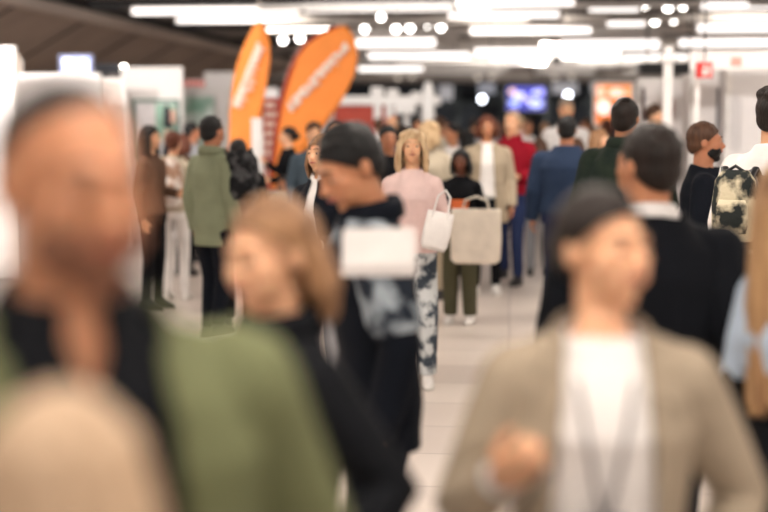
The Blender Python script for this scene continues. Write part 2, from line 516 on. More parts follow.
# ================================================================== SETTING
M_FLOOR = mat('floor_tile', (206, 196, 188), rough=.32, spec=.45, scale=3, noise_amt=.03)
def tile_floor():
    nt = M_FLOOR.node_tree; b = nt.nodes['Principled BSDF']
    tc = nt.nodes.new('ShaderNodeTexCoord'); br = nt.nodes.new('ShaderNodeTexBrick')
    br.offset = 0; br.inputs['Scale'].default_value = 1.0
    br.inputs['Brick Width'].default_value = .6; br.inputs['Row Height'].default_value = .6
    br.inputs['Mortar Size'].default_value = .008
    br.inputs['Color1'].default_value = srgb((206, 195, 186)); br.inputs['Color2'].default_value = srgb((190, 178, 170))
    br.inputs['Mortar'].default_value = srgb((168, 157, 150))
    nt.links.new(tc.outputs['Object'], br.inputs['Vector']); nt.links.new(br.outputs['Color'], b.inputs['Base Color'])
tile_floor()
M_CEIL = mat('ceiling_grey', (150, 145, 142), rough=.9, noise_amt=.1, scale=1.5)
M_VAULT = mat('vault_panel', (172, 153, 140), rough=.75, noise_amt=.07, scale=1.2)
M_CORN = mat('cornice_panel', (210, 194, 182), rough=.7, noise_amt=.05, scale=1.2)
M_DARKM = mat('dark_metal', (30, 29, 32), rough=.5, noise_amt=.05)
M_SLATE = mat('back_wall_navy', (30, 40, 52), rough=.6, noise_amt=.15, scale=1.5)
M_WHITE = mat('white_panel', (226, 220, 218), rough=.55, noise_amt=.015, scale=2)
M_WHITE2 = mat('white_metal', (222, 218, 215), rough=.4, noise_amt=.015)
M_GREYB = mat('beam_greige', (160, 150, 142), rough=.8, noise_amt=.06, scale=2)
M_RED = mat('red_board', (176, 62, 42), rough=.6, noise_amt=.06, scale=4)
M_DUCT = mat('duct_galvanised', (196, 190, 186), rough=.45, metal=.1, noise_amt=.05)
M_BAF = mat('baffle_white', (232, 226, 220), rough=.8)
M_BLACKP = mat('black_plastic', (24, 24, 27), rough=.4)
def glow(name, c, e, **k): return mat(name, c, rough=.5, noise_amt=k.pop('noise_amt', .01), emit=e, **k)
G_PANEL = glow('panel_light', (255, 244, 232), LIGHT_HALL)
G_PANELF = glow('panel_light_far', (255, 244, 232), 6.0)
G_STRIP = glow('strip_light', (255, 248, 243), LIGHT_STRIP)
G_SPOT = glow('spot_lens', (255, 248, 240), 14)
G_SPOTW = glow('spot_lens_warm', (255, 190, 130), 7)

ZC = 3.62
YB = 48.0
struct('floor', S().box((-12, -4, -.1), (9, YB + .3, 0)), M_FLOOR)
struct('ceiling', S().box((-7.2, -4, ZC), (9, YB + .3, ZC + .1)), M_CEIL)
struct('wall_back', S().box((-12, YB, 0), (9, YB + .2, 3.7)), M_SLATE)
struct('wall_left', S().box((-9.3, -4, 0), (-9.1, YB, 2.6)), M_CORN)
struct('wall_right', S().box((7.6, -4, 0), (7.8, YB, ZC)), M_WHITE)
# the sloping vault along the left, its cornice and the seams between its panels
v = S()
prof = [(-7.2, 3.42), (-7.75, 3.12), (-8.35, 2.78), (-9.2, 2.45), (-9.2, 2.6), (-8.4, 2.92), (-7.8, 3.25), (-7.2, 3.56)]
v.prism(prof, -4, YB)
struct('ceiling_vault', v, M_VAULT)
struct('trim_1', S().box((-7.34, -4, 3.34), (-7.12, YB, ZC)), M_CORN)
struct('trim_2', S().box((-7.10, -4, 3.50), (-6.92, YB, ZC - .002)), M_DARKM)
for k in range(13):
    y = 6 + k * 3.2
    s_ = S()
    pp = [(-7.2, 3.415), (-7.75, 3.115), (-8.35, 2.775), (-9.2, 2.445), (-9.2, 2.435), (-8.35, 2.76), (-7.75, 3.10), (-7.2, 3.40)]
    s_.prism(pp, y, y + .09)
    struct('trim_%d' % (k + 3), s_, M_DARKM)
# deep bulkhead across the far end
struct('ceiling_bulkhead', S().box((-9.1, 43.0, 2.86), (7.6, 43.7, ZC)), M_GREYB)
struct('trim_17', S().box((-9.1, 42.9, 2.80), (7.6, 43.02, 2.94)), mat('trim_dark_greige', (104, 95, 90), rough=.8))

# cross beams on the ceiling
for i, y in enumerate((9, 14, 18.0, 21.0, 26.2, 32.0, 39.5)):
    struct('ceiling_beam', S().box((-6.9, y, 3.50), (7.6, y + .15, ZC - .001)), M_DARKM)

# ventilation ducts crossing the hall
for y, x0, x1, r, z in ((24.7, -3.5, 3.2, .10, 3.40), (36.5, -3.2, 6.8, .26, 3.22), (41.0, -3.6, 3.4, .2, 3.25), (34.2, -6.6, -1.2, .12, 3.38)):
    d = part('ventilation_duct', S().tube([(x0, 0, 0), ((x0 + x1) / 2, 0, 0), (x1, 0, 0)], r, 20, round_ends=False), M_DUCT, None, True, loc=(0, y, ZC - r - .012))
    lab = {24.7: 'slim pale round duct crossing the ceiling, nearest of the ducts', 27.9: 'pale round ceiling duct, second nearest of those crossing the hall', 31.5: 'pale round ceiling duct crossing the middle distance', 36.5: 'widest pale round duct, far down the hall ceiling', 41.0: 'farthest pale duct, just before the grey bulkhead', 34.2: 'short thin duct on the left half of the ceiling'}[y]
    tag(d, lab, 'duct', 'round ventilation ducts')
    n = 0
    x = x0 + 1
    while x < x1:
        c = part('joint_collar', S().tube([(x, 0, 0), (x + .05, 0, 0)], r + .015, 20, round_ends=False), M_WHITE2, d, True)
        x += 2.2

# hung linear lamps: (picture columns from, to, row of the middle, height of lamp, z)
def linear_lamp(x0, x1, py, th, z, label):
    a = on_z((x0 + x1) / 2, py, z); y = a.y
    A_ = on_y(x0, py, y); B_ = on_y(x1, py, y)
    L = B_.x - A_.x; cx = (A_.x + B_.x) / 2
    r = empty('linear_lamp', (cx, y, z), 0, label, 'ceiling light', 'linear lamps hung across the hall')
    part('housing', S().box((-L / 2, -.07, th / 2), (L / 2, .07, th / 2 + .035)), M_WHITE2, r, bevel=.005)
    part('diffuser', S().box((-L / 2 + .02, -.06, -th / 2), (L / 2 - .02, .06, th / 2 - .001)), G_STRIP, r, bevel=.02)
    for q in (-1, 1):
        part('end_cap', S().box((q * (L / 2 - .018), -.062, -th / 2), (q * (L / 2), .062, th / 2 - .001)), M_WHITE2, r)
        part('suspension_rod', S().tube([(q * L * .36, 0, th / 2 + .03), (q * L * .36, 0, ZC - z + .002)], .008, 8, round_ends=False), M_DARKM, r)
lamps = [
    (132, 300, 11, .10, 3.42, 'long linear lamp at the upper left, nearest on that side'),
    (304, 452, 8, .10, 3.42, 'long linear lamp right of the slim orange flag tip'),
    (176, 350, 20, .085, 3.42, 'thinner linear lamp just below the long one at upper left'),
    (456, 575, 3, .09, 3.42, 'linear lamp at the top edge above the screen'),
    (448, 560, 15, .10, 3.40, 'linear lamp below the top edge, middle of the hall'),
    (588, 640, 9, .08, 3.42, 'short linear lamp at the top, left of the ceiling spotlights'),
    (700, 790, 6, .10, 3.42, 'linear lamp in the upper right corner'),
    (606, 646, 24, .07, 3.3, 'short linear lamp beside the warm ceiling spotlight'),
    (696, 790, 28, .12, 3.1, 'thick linear lamp at the right edge'),
    (356, 436, 43, .14, 3.08, 'linear lamp right above the leaning orange flag'),
    (470, 592, 31, .10, 3.2, 'wide linear lamp over the middle of the hall'),
    (560, 660, 45, .17, 3.06, 'bright deep linear lamp right of the middle'),
    (368, 470, 56, .13, 2.98, 'deep linear lamp right of the leaning orange flag'),
    (474, 600, 52, .14, 2.98, 'deep linear lamp above the blue screen'),
    (358, 424, 69, .11, 2.85, 'short lowest linear lamp beside the leaning flag'),
    (622, 700, 57, .09, 2.95, 'linear lamp left of the white column'),
    (678, 790, 43, .12, 2.95, 'linear lamp above the red sign'),
    (505, 545, 63, .06, 2.95, 'lowest linear lamp in the middle of the hall'),
]
for a in lamps: linear_lamp(*a)
# white acoustic baffles hung across the hall
rb = random.Random(3)
bn = 0
for y, z, hh in ((20.2, 3.36, .10), (22.9, 3.34, .12), (25.4, 3.3, .14), (27.1, 3.28, .16), (29.6, 3.24, .2), (31.0, 3.2, .2), (33.0, 3.14, .24), (35.2, 3.1, .24), (37.4, 3.06, .22), (40.2, 3.0, .2)):
    x = -3.6 + rb.uniform(-.6, .6); nb = -1
    while x < 6.6:
        L = rb.uniform(1.6, 4.2); L = min(L, 7.3 - x)
        o = part('ceiling_baffle', S().box((-L / 2, -.03, 0), (L / 2, .03, hh)), M_BAF, None, bevel=.008, loc=(x + L / 2, y, z))
        rods = S()
        for q in (-.4, .4): part('suspension_rod', S().tube([(q * L, 0, hh - .005), (q * L, 0, ZC - z + .002)], .01, 8, round_ends=False), M_DARKM, o)
        nb += 1
        tag(o, 'white acoustic baffle under the ceiling, %s from the left, %s' % (['first', 'second', 'third', 'fourth', 'fifth', 'sixth', 'seventh'][nb], ['nearest row', 'second row', 'third row', 'fourth row', 'fifth row', 'sixth row', 'seventh row', 'eighth row', 'ninth row', 'farthest row'][[20.2, 22.9, 25.4, 27.1, 29.6, 31.0, 33.0, 35.2, 37.4, 40.2].index(y)]), 'ceiling baffle', 'white acoustic baffles')
        x += L + rb.uniform(.25, 1.0)
# square ceiling panels along the aisle (the ones near the camera are above the picture)
for i, (x, y) in enumerate([(-4.2, -2), (0, -2.5), (4.2, -2), (-4.2, 2), (0, 1.4), (4.2, 2), (-4.2, 6.5), (0, 5.6), (4.2, 6.5), (-4.5, 11), (0, 11), (4.2, 11), (-4.5, 16), (0, 16), (4.2, 16), (-4.5, 22.5), (0, 22.5), (4.2, 22.5), (-4.5, 28), (0, 28), (4.2, 28), (-4.5, 34), (0, 34), (4.2, 34), (-4.5, 41), (0, 41), (4.2, 41)]):
    r = empty('ceiling_panel_light', (x, y, ZC - .04), 0, 'square ceiling light panel above the %s of the aisle, %s' % (['left', 'middle', 'right'][i % 3], ['behind the camera', 'just ahead of the camera', 'above the man in olive', 'above the woman in pink', 'above the orange flags', 'over the red stand', 'beyond the red stand', 'before the bulkhead', 'at the bulkhead'][i // 3]), 'ceiling light', 'square ceiling light panels')
    part('frame', S().box((-.95, -.75, 0), (.95, .75, .039)), M_WHITE2, r)
    part('diffuser', S().box((-.9, -.7, -.015), (.9, .7, -.001)) if y < 15 else S().box((-.9, -.32, -.012), (.9, .32, -.001)), G_PANEL if y < 15 else G_PANELF, r)

# ceiling spotlights
spots = [(381, 17, 5, 0), (365, 29, 6, 0), (396, 29, 6, 0), (410, 28, 6, 0), (428, 29, 5, 0), (441, 27, 6, 0), (655, 20, 7, 0), (683, 5, 6, 0), (668, 7, 6, 0), (674, 19, 6, 0), (638, 22, 6, 1), (283, 40, 6, 0), (300, 38, 6, 0), (346, 60, 4, 0), (645, 5, 5, 0)]
nm = ['above the leaning flag', 'just right of the leaning flag tip', 'in the cluster of three right of the flag', 'right one of the pair beyond the leaning flag', 'small, between two others in the row', 'rightmost of the row beside the flags', 'large, left of the upper right cluster', 'rightmost of the upper right cluster', 'in the middle of the upper right cluster', 'low in the upper right cluster', 'with a warm orange beam', 'left one between the two orange flags', 'right one between the two orange flags', 'at the edge of the leaning flag', 'at the very top right of the hall middle']
for (x, y, r_, w), n_ in zip(spots, nm):
    p = on_z(x, y, 3.40)
    s_ = 26.0 / p.y if p.y > 26 else 1
    e = empty('spotlight', p, 0, 'round ceiling spotlight ' + n_, 'spotlight', 'round spotlights on the ceiling')
    e.scale = (1 / s_,) * 3
    rr = r_ * .0105
    e.rotation_euler = (0, 0, math.atan2(-p.x, p.y) * -1 * -1)
    part('can', S().tube([(0, .02, 0), (0, .2, .05)], rr + .02, 16, round_ends=False), M_BLACKP, e, True)
    part('lens', S().tube([(0, -.0, -.004), (0, .022, 0)], rr, 16, round_ends=False), G_SPOTW if w else G_SPOT, e)
    part('bracket', S().tube([(0, .1, .05), (0, .1, (ZC - p.z) * s_)], .012, 8, round_ends=False), M_BLACKP, e)
# little downlights on the bulkhead
for k, x in enumerate((398, 412, 478, 492, 555, 572)):
    p = on_y(x, 77 if k % 2 else 78, 42.98)
    o = part('downlight', S().tube([(0, -.08, 0), (0, -.0, 0)], .08, 14, round_ends=False), glow('downlight_soft', (225, 214, 200), .5), None, loc=(p.x, 42.98, p.z))
    tag(o, ['small round light on the far bulkhead, leftmost of six', 'small round light on the far bulkhead, second from left', 'small round light on the bulkhead, left one of the middle pair', 'small round light on the bulkhead, right one of the middle pair', 'small round light on the bulkhead above the blue screen', 'small round light on the far bulkhead, rightmost of six'][k], 'downlight', 'small lights on the far bulkhead')

# ------------------------------------------------------------------ far end: screen, hanging boards, lights
def board(name, px0, py0, px1, py1, y, m, label, cat, group=None, th=.05, frame=None, hang=None, legs=False):
    a = on_y(px0, py1, y); b = on_y(px1, py0, y)
    r = empty(name, ((a.x + b.x) / 2, y, a.z), 0, label, cat, group)
    W_, H_ = b.x - a.x, b.z - a.z
    part('panel', S().box((-W_ / 2, 0, 0), (W_ / 2, th, H_)), m, r, bevel=.006)
    if frame:
        f = .04
        fr = S().box((-W_ / 2 - f, -.01, -f), (-W_ / 2, th, H_ + f)).box((W_ / 2, -.01, -f), (W_ / 2 + f, th, H_ + f)).box((-W_ / 2, -.01, -f), (W_ / 2, th, 0)).box((-W_ / 2, -.01, H_), (W_ / 2, th, H_ + f))
        part('frame', fr, frame, r)
    if hang:
        for q in (-1, 1): part('suspension_rod', S().tube([(q * W_ * .35, th / 2, H_ - .01), (q * W_ * .35, th / 2, hang - a.z + .003)], .012, 8, round_ends=False), M_DARKM, r)
    if legs:
        for q in (-1, 1): part('leg', S().box((q * W_ * .42 - .02, th, -a.z), (q * W_ * .42 + .02, th + .04, H_ * .8)), M_WHITE2, r)
    return r, W_, H_
r, W_, H_ = board('video_screen', 507, 87, 545, 110, 40, glow('screen_blue', (38, 44, 205), .8, c2=(16, 18, 110), pattern='blotch', scale=1.2), 'large screen glowing blue with pale blobs on the far dark wall', 'screen', frame=M_BLACKP, hang=ZC)
scr = [(-.18, .62, .16, .12, (205, 205, 255)), (.28, .74, .13, .10, (190, 196, 255)), (-.3, .3, .15, .14, (150, 165, 255)), (.26, .28, .19, .15, (176, 186, 255)), (-.36, .80, .09, .10, (235, 190, 180)), (.04, .45, .08, .08, (200, 190, 255)), (.4, .78, .08, .14, (150, 150, 250))]
for i, (x, z, rx, rz, c) in enumerate(scr):
    n = 20; poly = [(x * W_ + math.cos(t) * rx * W_, z * H_ + math.sin(t) * rz * H_ * 1.2) for t in [6.283 * j / n for j in range(n)]]
    part('screen_image', S().prism(poly, -.004 - i * .002, 0), glow('screen_blob_%d' % i, c, 1.0), r)
hb = [(439, 85, 453, 100, (196, 198, 206), 'white square board hanging on the dark far wall, leftmost'), (478, 83, 495, 94, (150, 156, 170), 'grey board above the bright round light left of the blue screen'), (552, 82, 578, 94, (176, 178, 186), 'grey board on the far wall right of the blue screen'), (591, 82, 603, 92, (200, 200, 205), 'small pale board beside the orange lightbox')]
for a in hb: board('hanging_board', a[0], a[1], a[2], a[3], 42.3, mat('board_' + str(a[0]), a[4]), a[5], 'board', 'pale boards on the far wall', hang=ZC)
for x, y, l in ((482, 99, 'round bright lamp on the dark far wall left of the blue screen'), (568, 95, 'round bright lamp on the far wall right of the blue screen')):
    p = on_y(x, y, 41.5)
    e = empty('wall_lamp', p, 0, l, 'lamp', 'bright lamps on the far wall')
    part('lens', S().ell((0, 0, 0), (.1, .06, .1)), glow('lamp_far', (240, 244, 255), 8), e, True)
    part('mount', S().tube([(0, .04, 0), (0, .3, .05)], .05, 12), M_BLACKP, e, True)
# glazed dark partition bars at the far end
for k in range(9):
    x = -5.2 + k * 1.6
    struct('trim_%d' % (20 + k), S().box((x, YB - .25, 0), (x + .12, YB - .13, 3.0)), mat('dark_mullion', (34, 52, 56), rough=.4))
struct('trim_30', S().box((-6, YB - .25, 2.15), (7, YB - .12, 2.3)), mat('dark_mullion', (34, 52, 56)))

# orange lightbox
r, W_, H_ = board('lightbox', 595, 84, 638, 124, 24, glow('lightbox_orange', (240, 150, 84), .55, c2=(232, 120, 52), pattern='blotch', scale=3), 'glowing orange and white lightbox behind the crowd right of the screen', 'lightbox', frame=M_WHITE2, legs=True)
for i, (x, z, rx, rz, c) in enumerate([(-.3, .42, .17, .2, (255, 246, 238)), (0, .78, .2, .13, (250, 225, 205)), (.32, .8, .12, .1, (248, 190, 140)), (.0, .3, .14, .14, (205, 110, 150)), (.1, .14, .12, .12, (120, 110, 190)), (-.38, .8, .1, .16, (238, 205, 180)), (.28, .35, .1, .16, (246, 208, 130))]):
    n = 18; poly = [(x * W_ + math.cos(t) * rx * W_, z * H_ + math.sin(t) * rz * H_) for t in [6.283 * j / n for j in range(n)]]
    part('printed_shape', S().prism(poly, -.004 - i * .002, 0), glow('lightbox_shape_%d' % i, c, .6), r)

# ------------------------------------------------------------------ left side booths
def booth_wall(px0, px1, ptop, s, label, depth=1.2, m=None, th=.06):
    a = at(px0, s, 1.75); b = at(px1, s, 1.75); y = (a.y + b.y) / 2
    top = on_y((px0 + px1) / 2, ptop, y).z
    a = on_y(px0, 115, y); b = on_y(px1, 115, y)
    r = empty('booth_wall', ((a.x + b.x) / 2, y, 0), 0, label, 'booth wall', 'white exhibition booth walls')
    w = b.x - a.x
    part('panel', S().box((-w / 2 + .03, 0, .02), (w / 2 - .03, th, top - .03)), m or M_WHITE, r)
    for q in (-1, 1): part('post', S().box((q * w / 2 - .03, -.012, 0), (q * w / 2 + .03, th + .012, top)), M_WHITE2, r, bevel=.004)
    part('top_rail', S().box((-w / 2 + .031, -.01, top - .05), (w / 2 - .031, th + .01, top)), M_WHITE2, r)
    side = S().box((-w / 2 - .02, th + .012, .02), (-w / 2 + .02, depth, top - .03))
    part('side_panel', side, m or M_WHITE, r)
    return r, w, top, y
booth_wall(-60, 14, 46, 96, 'tall white booth wall at the left edge of the picture')
booth_wall(16, 98, 73, 86, 'wide low white booth wall behind the man in olive', depth=2)
booth_wall(99, 124, 78, 76, 'narrow pinkish white booth wall left of the framed poster', m=mat('wall_blush', (214, 198, 190)))
r, w, top, y = booth_wall(124, 181, 67, 72, 'white booth wall carrying the framed green poster')
booth_wall(181, 232, 88, 66, 'white booth wall behind the man in sage jacket')
booth_wall(206, 240, 72, 50, 'distant white booth wall between the sage jacket man and slim flag')
# poster on the booth wall
r, W_, H_ = board('framed_poster', 136, 102, 176, 158, y - .06, mat('poster_grey', (206, 204, 204)), 'framed poster in green, white and black on the booth wall', 'poster', frame=mat('poster_frame_green', (92, 122, 112)))
for i, (poly, c) in enumerate([([(.05, .1), (.5, .1), (.5, .97), (.05, .97)], (222, 218, 220)), ([(.5, .3), (.98, .3), (.98, .97), (.5, .97)], (142, 178, 160)), ([(.68, .55), (.92, .52), (.9, .8), (.8, .96), (.7, .9)], (28, 26, 34)), ([(.86, .62), (.99, .62), (.98, .86), (.88, .88)], (214, 170, 150)), ([(.66, .3), (.96, .3), (.94, .5), (.7, .5)], (208, 172, 152)), ([(.62, .02), (.99, .02), (.97, .3), (.7, .3)], (26, 30, 42))]):
    part('printed_shape', S().prism([((x - .5) * W_, z * H_) for x, z in poly], -.003 - i * .0015, 0), mat('poster_shape_%d' % i, c), r)
# red lettering strip above the next booth, and its display picture
r, W_, H_ = board('booth_sign', 181, 80, 204, 87, 20.5, mat('sign_offwhite', (228, 214, 208)), 'white sign strip with blurred red lettering over the left booth', 'sign', legs=True)
for k in range(5):
    x = -W_ / 2 + .03 + k * W_ / 5
    part('letter', S().box((x, -.012, H_ * .15), (x + W_ / 5 * .72, 0, H_ * .85)), mat('letter_red', (206, 62, 44)), r)
board('display_poster', 184, 96, 214, 150, 19.2, mat('poster_pale_green', (214, 220, 216), c2=(122, 158, 140), pattern='blotch', scale=2.2), 'pale green and white display poster behind the sage jacket man', 'poster', legs=True)
r, W_, H_ = board('shelf_banner', 93, 63, 122, 82, 19.5, mat('banner_slate', (56, 58, 66), c2=(28, 28, 32), pattern='blotch', scale=3), 'dark slate banner on top of the left booths', 'banner', legs=True)
p = on_y(122, 68, 19.2)
e = empty('wall_lamp', (p.x, 19.3, p.z), 0, 'bright lamp at the right end of the dark slate banner', 'lamp', 'clip lamps on the booths')
part('lens', S().ell((0, 0, 0), (.05, .04, .05)), G_SPOT, e, True); part('mount', S().tube([(0, .03, 0), (0, .22, -.02)], .03, 10), M_BLACKP, e, True)
r, W_, H_ = board('monitor', 62, 57, 90, 80, 17.5, glow('screen_white_blue', (222, 228, 255), 1.6, c2=(150, 165, 235), pattern='blotch', scale=6), 'bright bluish white monitor above the left booth wall', 'screen', frame=mat('monitor_frame_blue', (150, 155, 185)), legs=True)
part('screen_image', S().box((-W_ * .4, -.006, H_ * .12), (W_ * .34, 0, H_ * .55)), glow('screen_hot', (245, 248, 255), 4.5), r)
r, W_, H_ = board('leaflet_stand', 11, 54, 19, 78, 15.0, mat('leaflet_beige', (176, 148, 122), c2=(214, 204, 196), pattern='blotch', scale=5), 'beige printed leaflet board atop the left booth wall', 'leaflet board', legs=True)
r, W_, H_ = board('counter_display', 100, 74, 124, 90, 18.0, mat('display_dark', (44, 42, 42), c2=(120, 112, 105), pattern='camo', scale=8), 'low dark display case between the monitor and framed poster', 'display case', legs=True)

# fill lights added under the ceiling to brighten booths, flags, stand, vault and bulkhead
def fill_light(loc, target, power, label, ang=75):
    r = empty('added_fill_light', loc, 0, label, 'added fill light', 'added fill lights')
    d = (Vector(target) - Vector(loc)).normalized()
    q = d.to_track_quat('-Z', 'Y').to_matrix().to_4x4()
    h = S().loft([(-.02, .13, .09), (.10, .12, .08), (.16, .06, .05)], 24, 3); h.xf(lambda p: q @ p)
    part('fill_light_housing', h, M_BLACKP, r, True)
    part('bracket', S().tube([(0, 0, 0), (0, 0, ZC - loc[2] + .003)], .015, 8, round_ends=False), M_BLACKP, r)
    L = bpy.data.lights.new('added_fill_lamp', 'SPOT'); L.energy = power; L.spot_size = R(ang); L.spot_blend = .8; L.shadow_soft_size = .12; L.color = (1, .95, .9)
    o = bpy.data.objects.new('lamp', L); col.objects.link(o); o.parent = r; o.matrix_local = Matrix.Translation(d * .06) @ q
fill_light((-3.6, 10.0, 3.4), (-6.2, 16.5, 1.7), 520, 'added fill light aimed at the framed poster booth on the left')
fill_light((-4.6, 8.0, 3.4), (-6.6, 13.0, 1.7), 240, 'added fill light aimed at the left edge booths')
fill_light((-6.3, 9.0, 3.3), (-8.6, 18.0, 3.1), 1500, 'added fill light aimed along the left vault', 95)
fill_light((2.0, 7.5, 3.4), (2.6, 14.0, 1.6), 650, 'added fill light aimed at the white booths on the right')
fill_light((-2.2, 12.0, 3.4), (-3.4, 16.5, 2.0), 280, 'added fill light aimed at the two orange flags')
fill_light((-1.0, 16.5, 3.45), (-1.8, 23.0, 1.9), 700, 'added fill light aimed at the red and white stand')
fill_light((1.0, 30.0, 3.0), (0, 43.5, 3.2), 2500, 'added fill light aimed at the far bulkhead', 110)

# ------------------------------------------------------------------ centre left: red and white stand
e = on_y(355, 100, 23.0)
def stand():
    y = 23.0
    def X(px): return on_y(px, 115, y).x
    def Z(py): return on_y(384, py, y).z
    r = empty('exhibition_stand', (X(380), y, 0), 0, 'red and white exhibition stand with white frame behind the crowd', 'exhibition stand')
    ox = X(380)
    part('red_wall', S().box((X(334) - ox, .1, .02), (X(396) - ox, .16, Z(104))), M_RED, r)
    part('top_beam', S().box((X(330) - ox, -.05, Z(105)), (X(440) - ox, .22, Z(96))), M_WHITE2, r, bevel=.01)
    for x0, x1 in ((374, 381), (386, 393), (404, 409)):
        part('post', S().box((X(x0) - ox, -.04, 0), (X(x1) - ox, .09, Z(105) - .002)), M_WHITE2, r, bevel=.005)
    for x0, x1, t in ((371, 383, 87), (387, 398, 89), (411, 421, 92)):
        part('finial_box', S().box((X(x0) - ox, -.05, Z(96) + .001), (X(x1) - ox, .15, Z(t))), M_WHITE2, r, bevel=.02)
    part('shelf_box', S().box((X(396) - ox, -.3, Z(114)), (X(416) - ox, -.06, Z(102))), M_WHITE2, r, bevel=.01)
stand()
p = on_y(428, 115, 22.0)
c = empty('white_column', (p.x, 22.0, 0), 0, 'white tapering column at the right end of the red stand', 'column')
part('shaft', S().loft([(0, .13, .13), (1.5, .12, .12), (2.15, .1, .1), (2.3, .05, .05)], 20, 2.5), M_WHITE2, c, True)
part('base', S().loft([(0, .2, .2), (.04, .2, .2), (.05, .14, .14)], 24), M_WHITE2, c)
for x, h_, l in ((444, 1.2, 'left'), (456, 1.0, 'right')): pass

# ------------------------------------------------------------------ feather flags
M_ORANGE = mat('flag_orange', (250, 148, 66), rough=.7, noise_amt=.04, scale=3, bump=.1)
M_FLAGRED = mat('flag_red', (176, 52, 36), rough=.7)
M_FLAGTXT = mat('flag_text', (252, 232, 218), rough=.7)
def flag(pts_l, pts_r, y, pole, label, text, redside, thick=.012):
    """outline from left edge points (top to bottom) and right edge points, on the flag's own plane"""
    def Q(p): q = on_y(p[0], p[1], y); return (q.x, q.z)
    base = Q(pole[-1])
    r = empty('feather_flag', (base[0], y, 0), 0, label, 'flag', 'orange feather flags')
    n = 26
    def interp(P, t):
        ys = [p[1] for p in P]; yy = ys[0] + (ys[-1] - ys[0]) * t
        for i in range(len(P) - 1):
            if P[i][1] <= yy <= P[i + 1][1]:
                k = (yy - P[i][1]) / (P[i + 1][1] - P[i][1]); return (P[i][0] + (P[i + 1][0] - P[i][0]) * k, yy)
        return P[-1]
    def sheet(PL, PR, off, m, nm, th):
        g = S(); cols = 8; F_ = []; 
        for i in range(n + 1):
            t = i / n; l = interp(PL, t); q = interp(PR, t); row = []
            for j in range(cols + 1):
                px_ = l[0] + (q[0] - l[0]) * j / cols; py_ = l[1] + (q[1] - l[1]) * j / cols
                a = Q((px_, py_)); wv = .035 * math.sin(t * 9 + j * .9) * (j / cols)
                row.append(Vector((a[0] - base[0], off + wv, a[1])))
            F_.append(row)
        vs = [p for r_ in F_ for p in r_]; fs = []
        for i in range(n):
            for j in range(cols):
                a = i * (cols + 1) + j; fs.append((a, a + 1, a + cols + 2, a + cols + 1))
        g.add(vs, fs); o = part(nm, g, m, r, True)
        md = o.modifiers.new('cloth_thickness', 'SOLIDIFY'); md.thickness = th; md.offset = 0
        return o
    fab = sheet(pts_l, pts_r, 0, M_ORANGE, 'banner_cloth', thick)
    if redside: sheet(pts_l, [(p[0] + redside(p), p[1]) for p in pts_l], -.012, M_FLAGRED, 'red_edge', thick)
    # pole
    pp = [Q(p) for p in pole]
    pts = [(a - base[0], .02, z) for a, z in pp]
    part('pole', S().tube(pts, .014, 10), mat('flag_pole', (206, 196, 186), rough=.4), r, True)
    part('foot', S().loft([(0, .28, .28), (.05, .27, .27), (.06, .05, .05)], 24), M_DARKM, r)
    # line of blurred script along the flag
    (x0, y0), (x1, y1) = text
    rnd = random.Random(int(x0))
    N = 10
    glyphs = [[(0, 0), (.35, 1.5), (.5, .1), (.9, 0)], [(0, .1), (.1, .8), (.5, 1), (.8, .6), (.6, 0), (.2, 0)], [(0, 0), (.1, .9), (.4, 1), (.6, .5), (.6, 0), (.95, .1)],
              [(.05, .5), (.7, .55), (.6, 1), (.2, .9), (.1, .2), (.8, .0)], [(0, 1), (.3, 0), (.6, .8), (.9, 1)], [(.2, 1.6), (.25, .1), (.6, 0), (.9, .2)]]
    L = math.hypot(x1 - x0, y1 - y0); ux, uy = (x1 - x0) / L, (y1 - y0) / L; vx, vy = uy, -ux
    for k in range(N):
        t = k / N; cx = x0 + (x1 - x0) * t; cy = y0 + (y1 - y0) * t
        hgt = 7.0 - 2.2 * t; w = L / N * .86; P3 = []
        for gu, gv in glyphs[rnd.randrange(6)]:
            a = Q((cx + ux * w * gu - vx * hgt * (gv - .5), cy + uy * w * gu - vy * hgt * (gv - .5))); P3.append((a[0] - base[0], -.05, a[1]))
        part('letter', S().tube(P3, .026, 8), M_FLAGTXT, r, True)
    return r
YF = 16.5
flag([(256, 22), (246, 40), (238, 60), (233, 80), (230, 110), (229, 150), (231, 196)],
     [(263, 22), (269, 38), (270, 60), (267, 84), (262, 110), (257, 150), (250, 196)], YF,
     [(259, -6), (258, 24), (248, 40), (239, 60), (233, 85), (230, 120), (229, 160), (229, 215)],
     'slim upright orange feather flag with pale script, left of the two', ((238, 106), (262, 44)), None)
flag([(336, 26), (322, 32), (306, 42), (296, 54), (288, 72), (281, 96), (274, 130), (267, 190)],
     [(346, 26), (354, 36), (358, 56), (354, 76), (344, 98), (326, 124), (306, 150), (282, 190)], YF - .6,
     [(343, 22), (334, 28), (320, 33), (305, 43), (296, 54), (288, 72), (281, 96), (274, 130), (268, 170), (266, 215)],
     'broad leaning orange feather flag with dark red edge and pale script', ((290, 108), (349, 44)), lambda p: 4 if p[1] < 150 else 6)
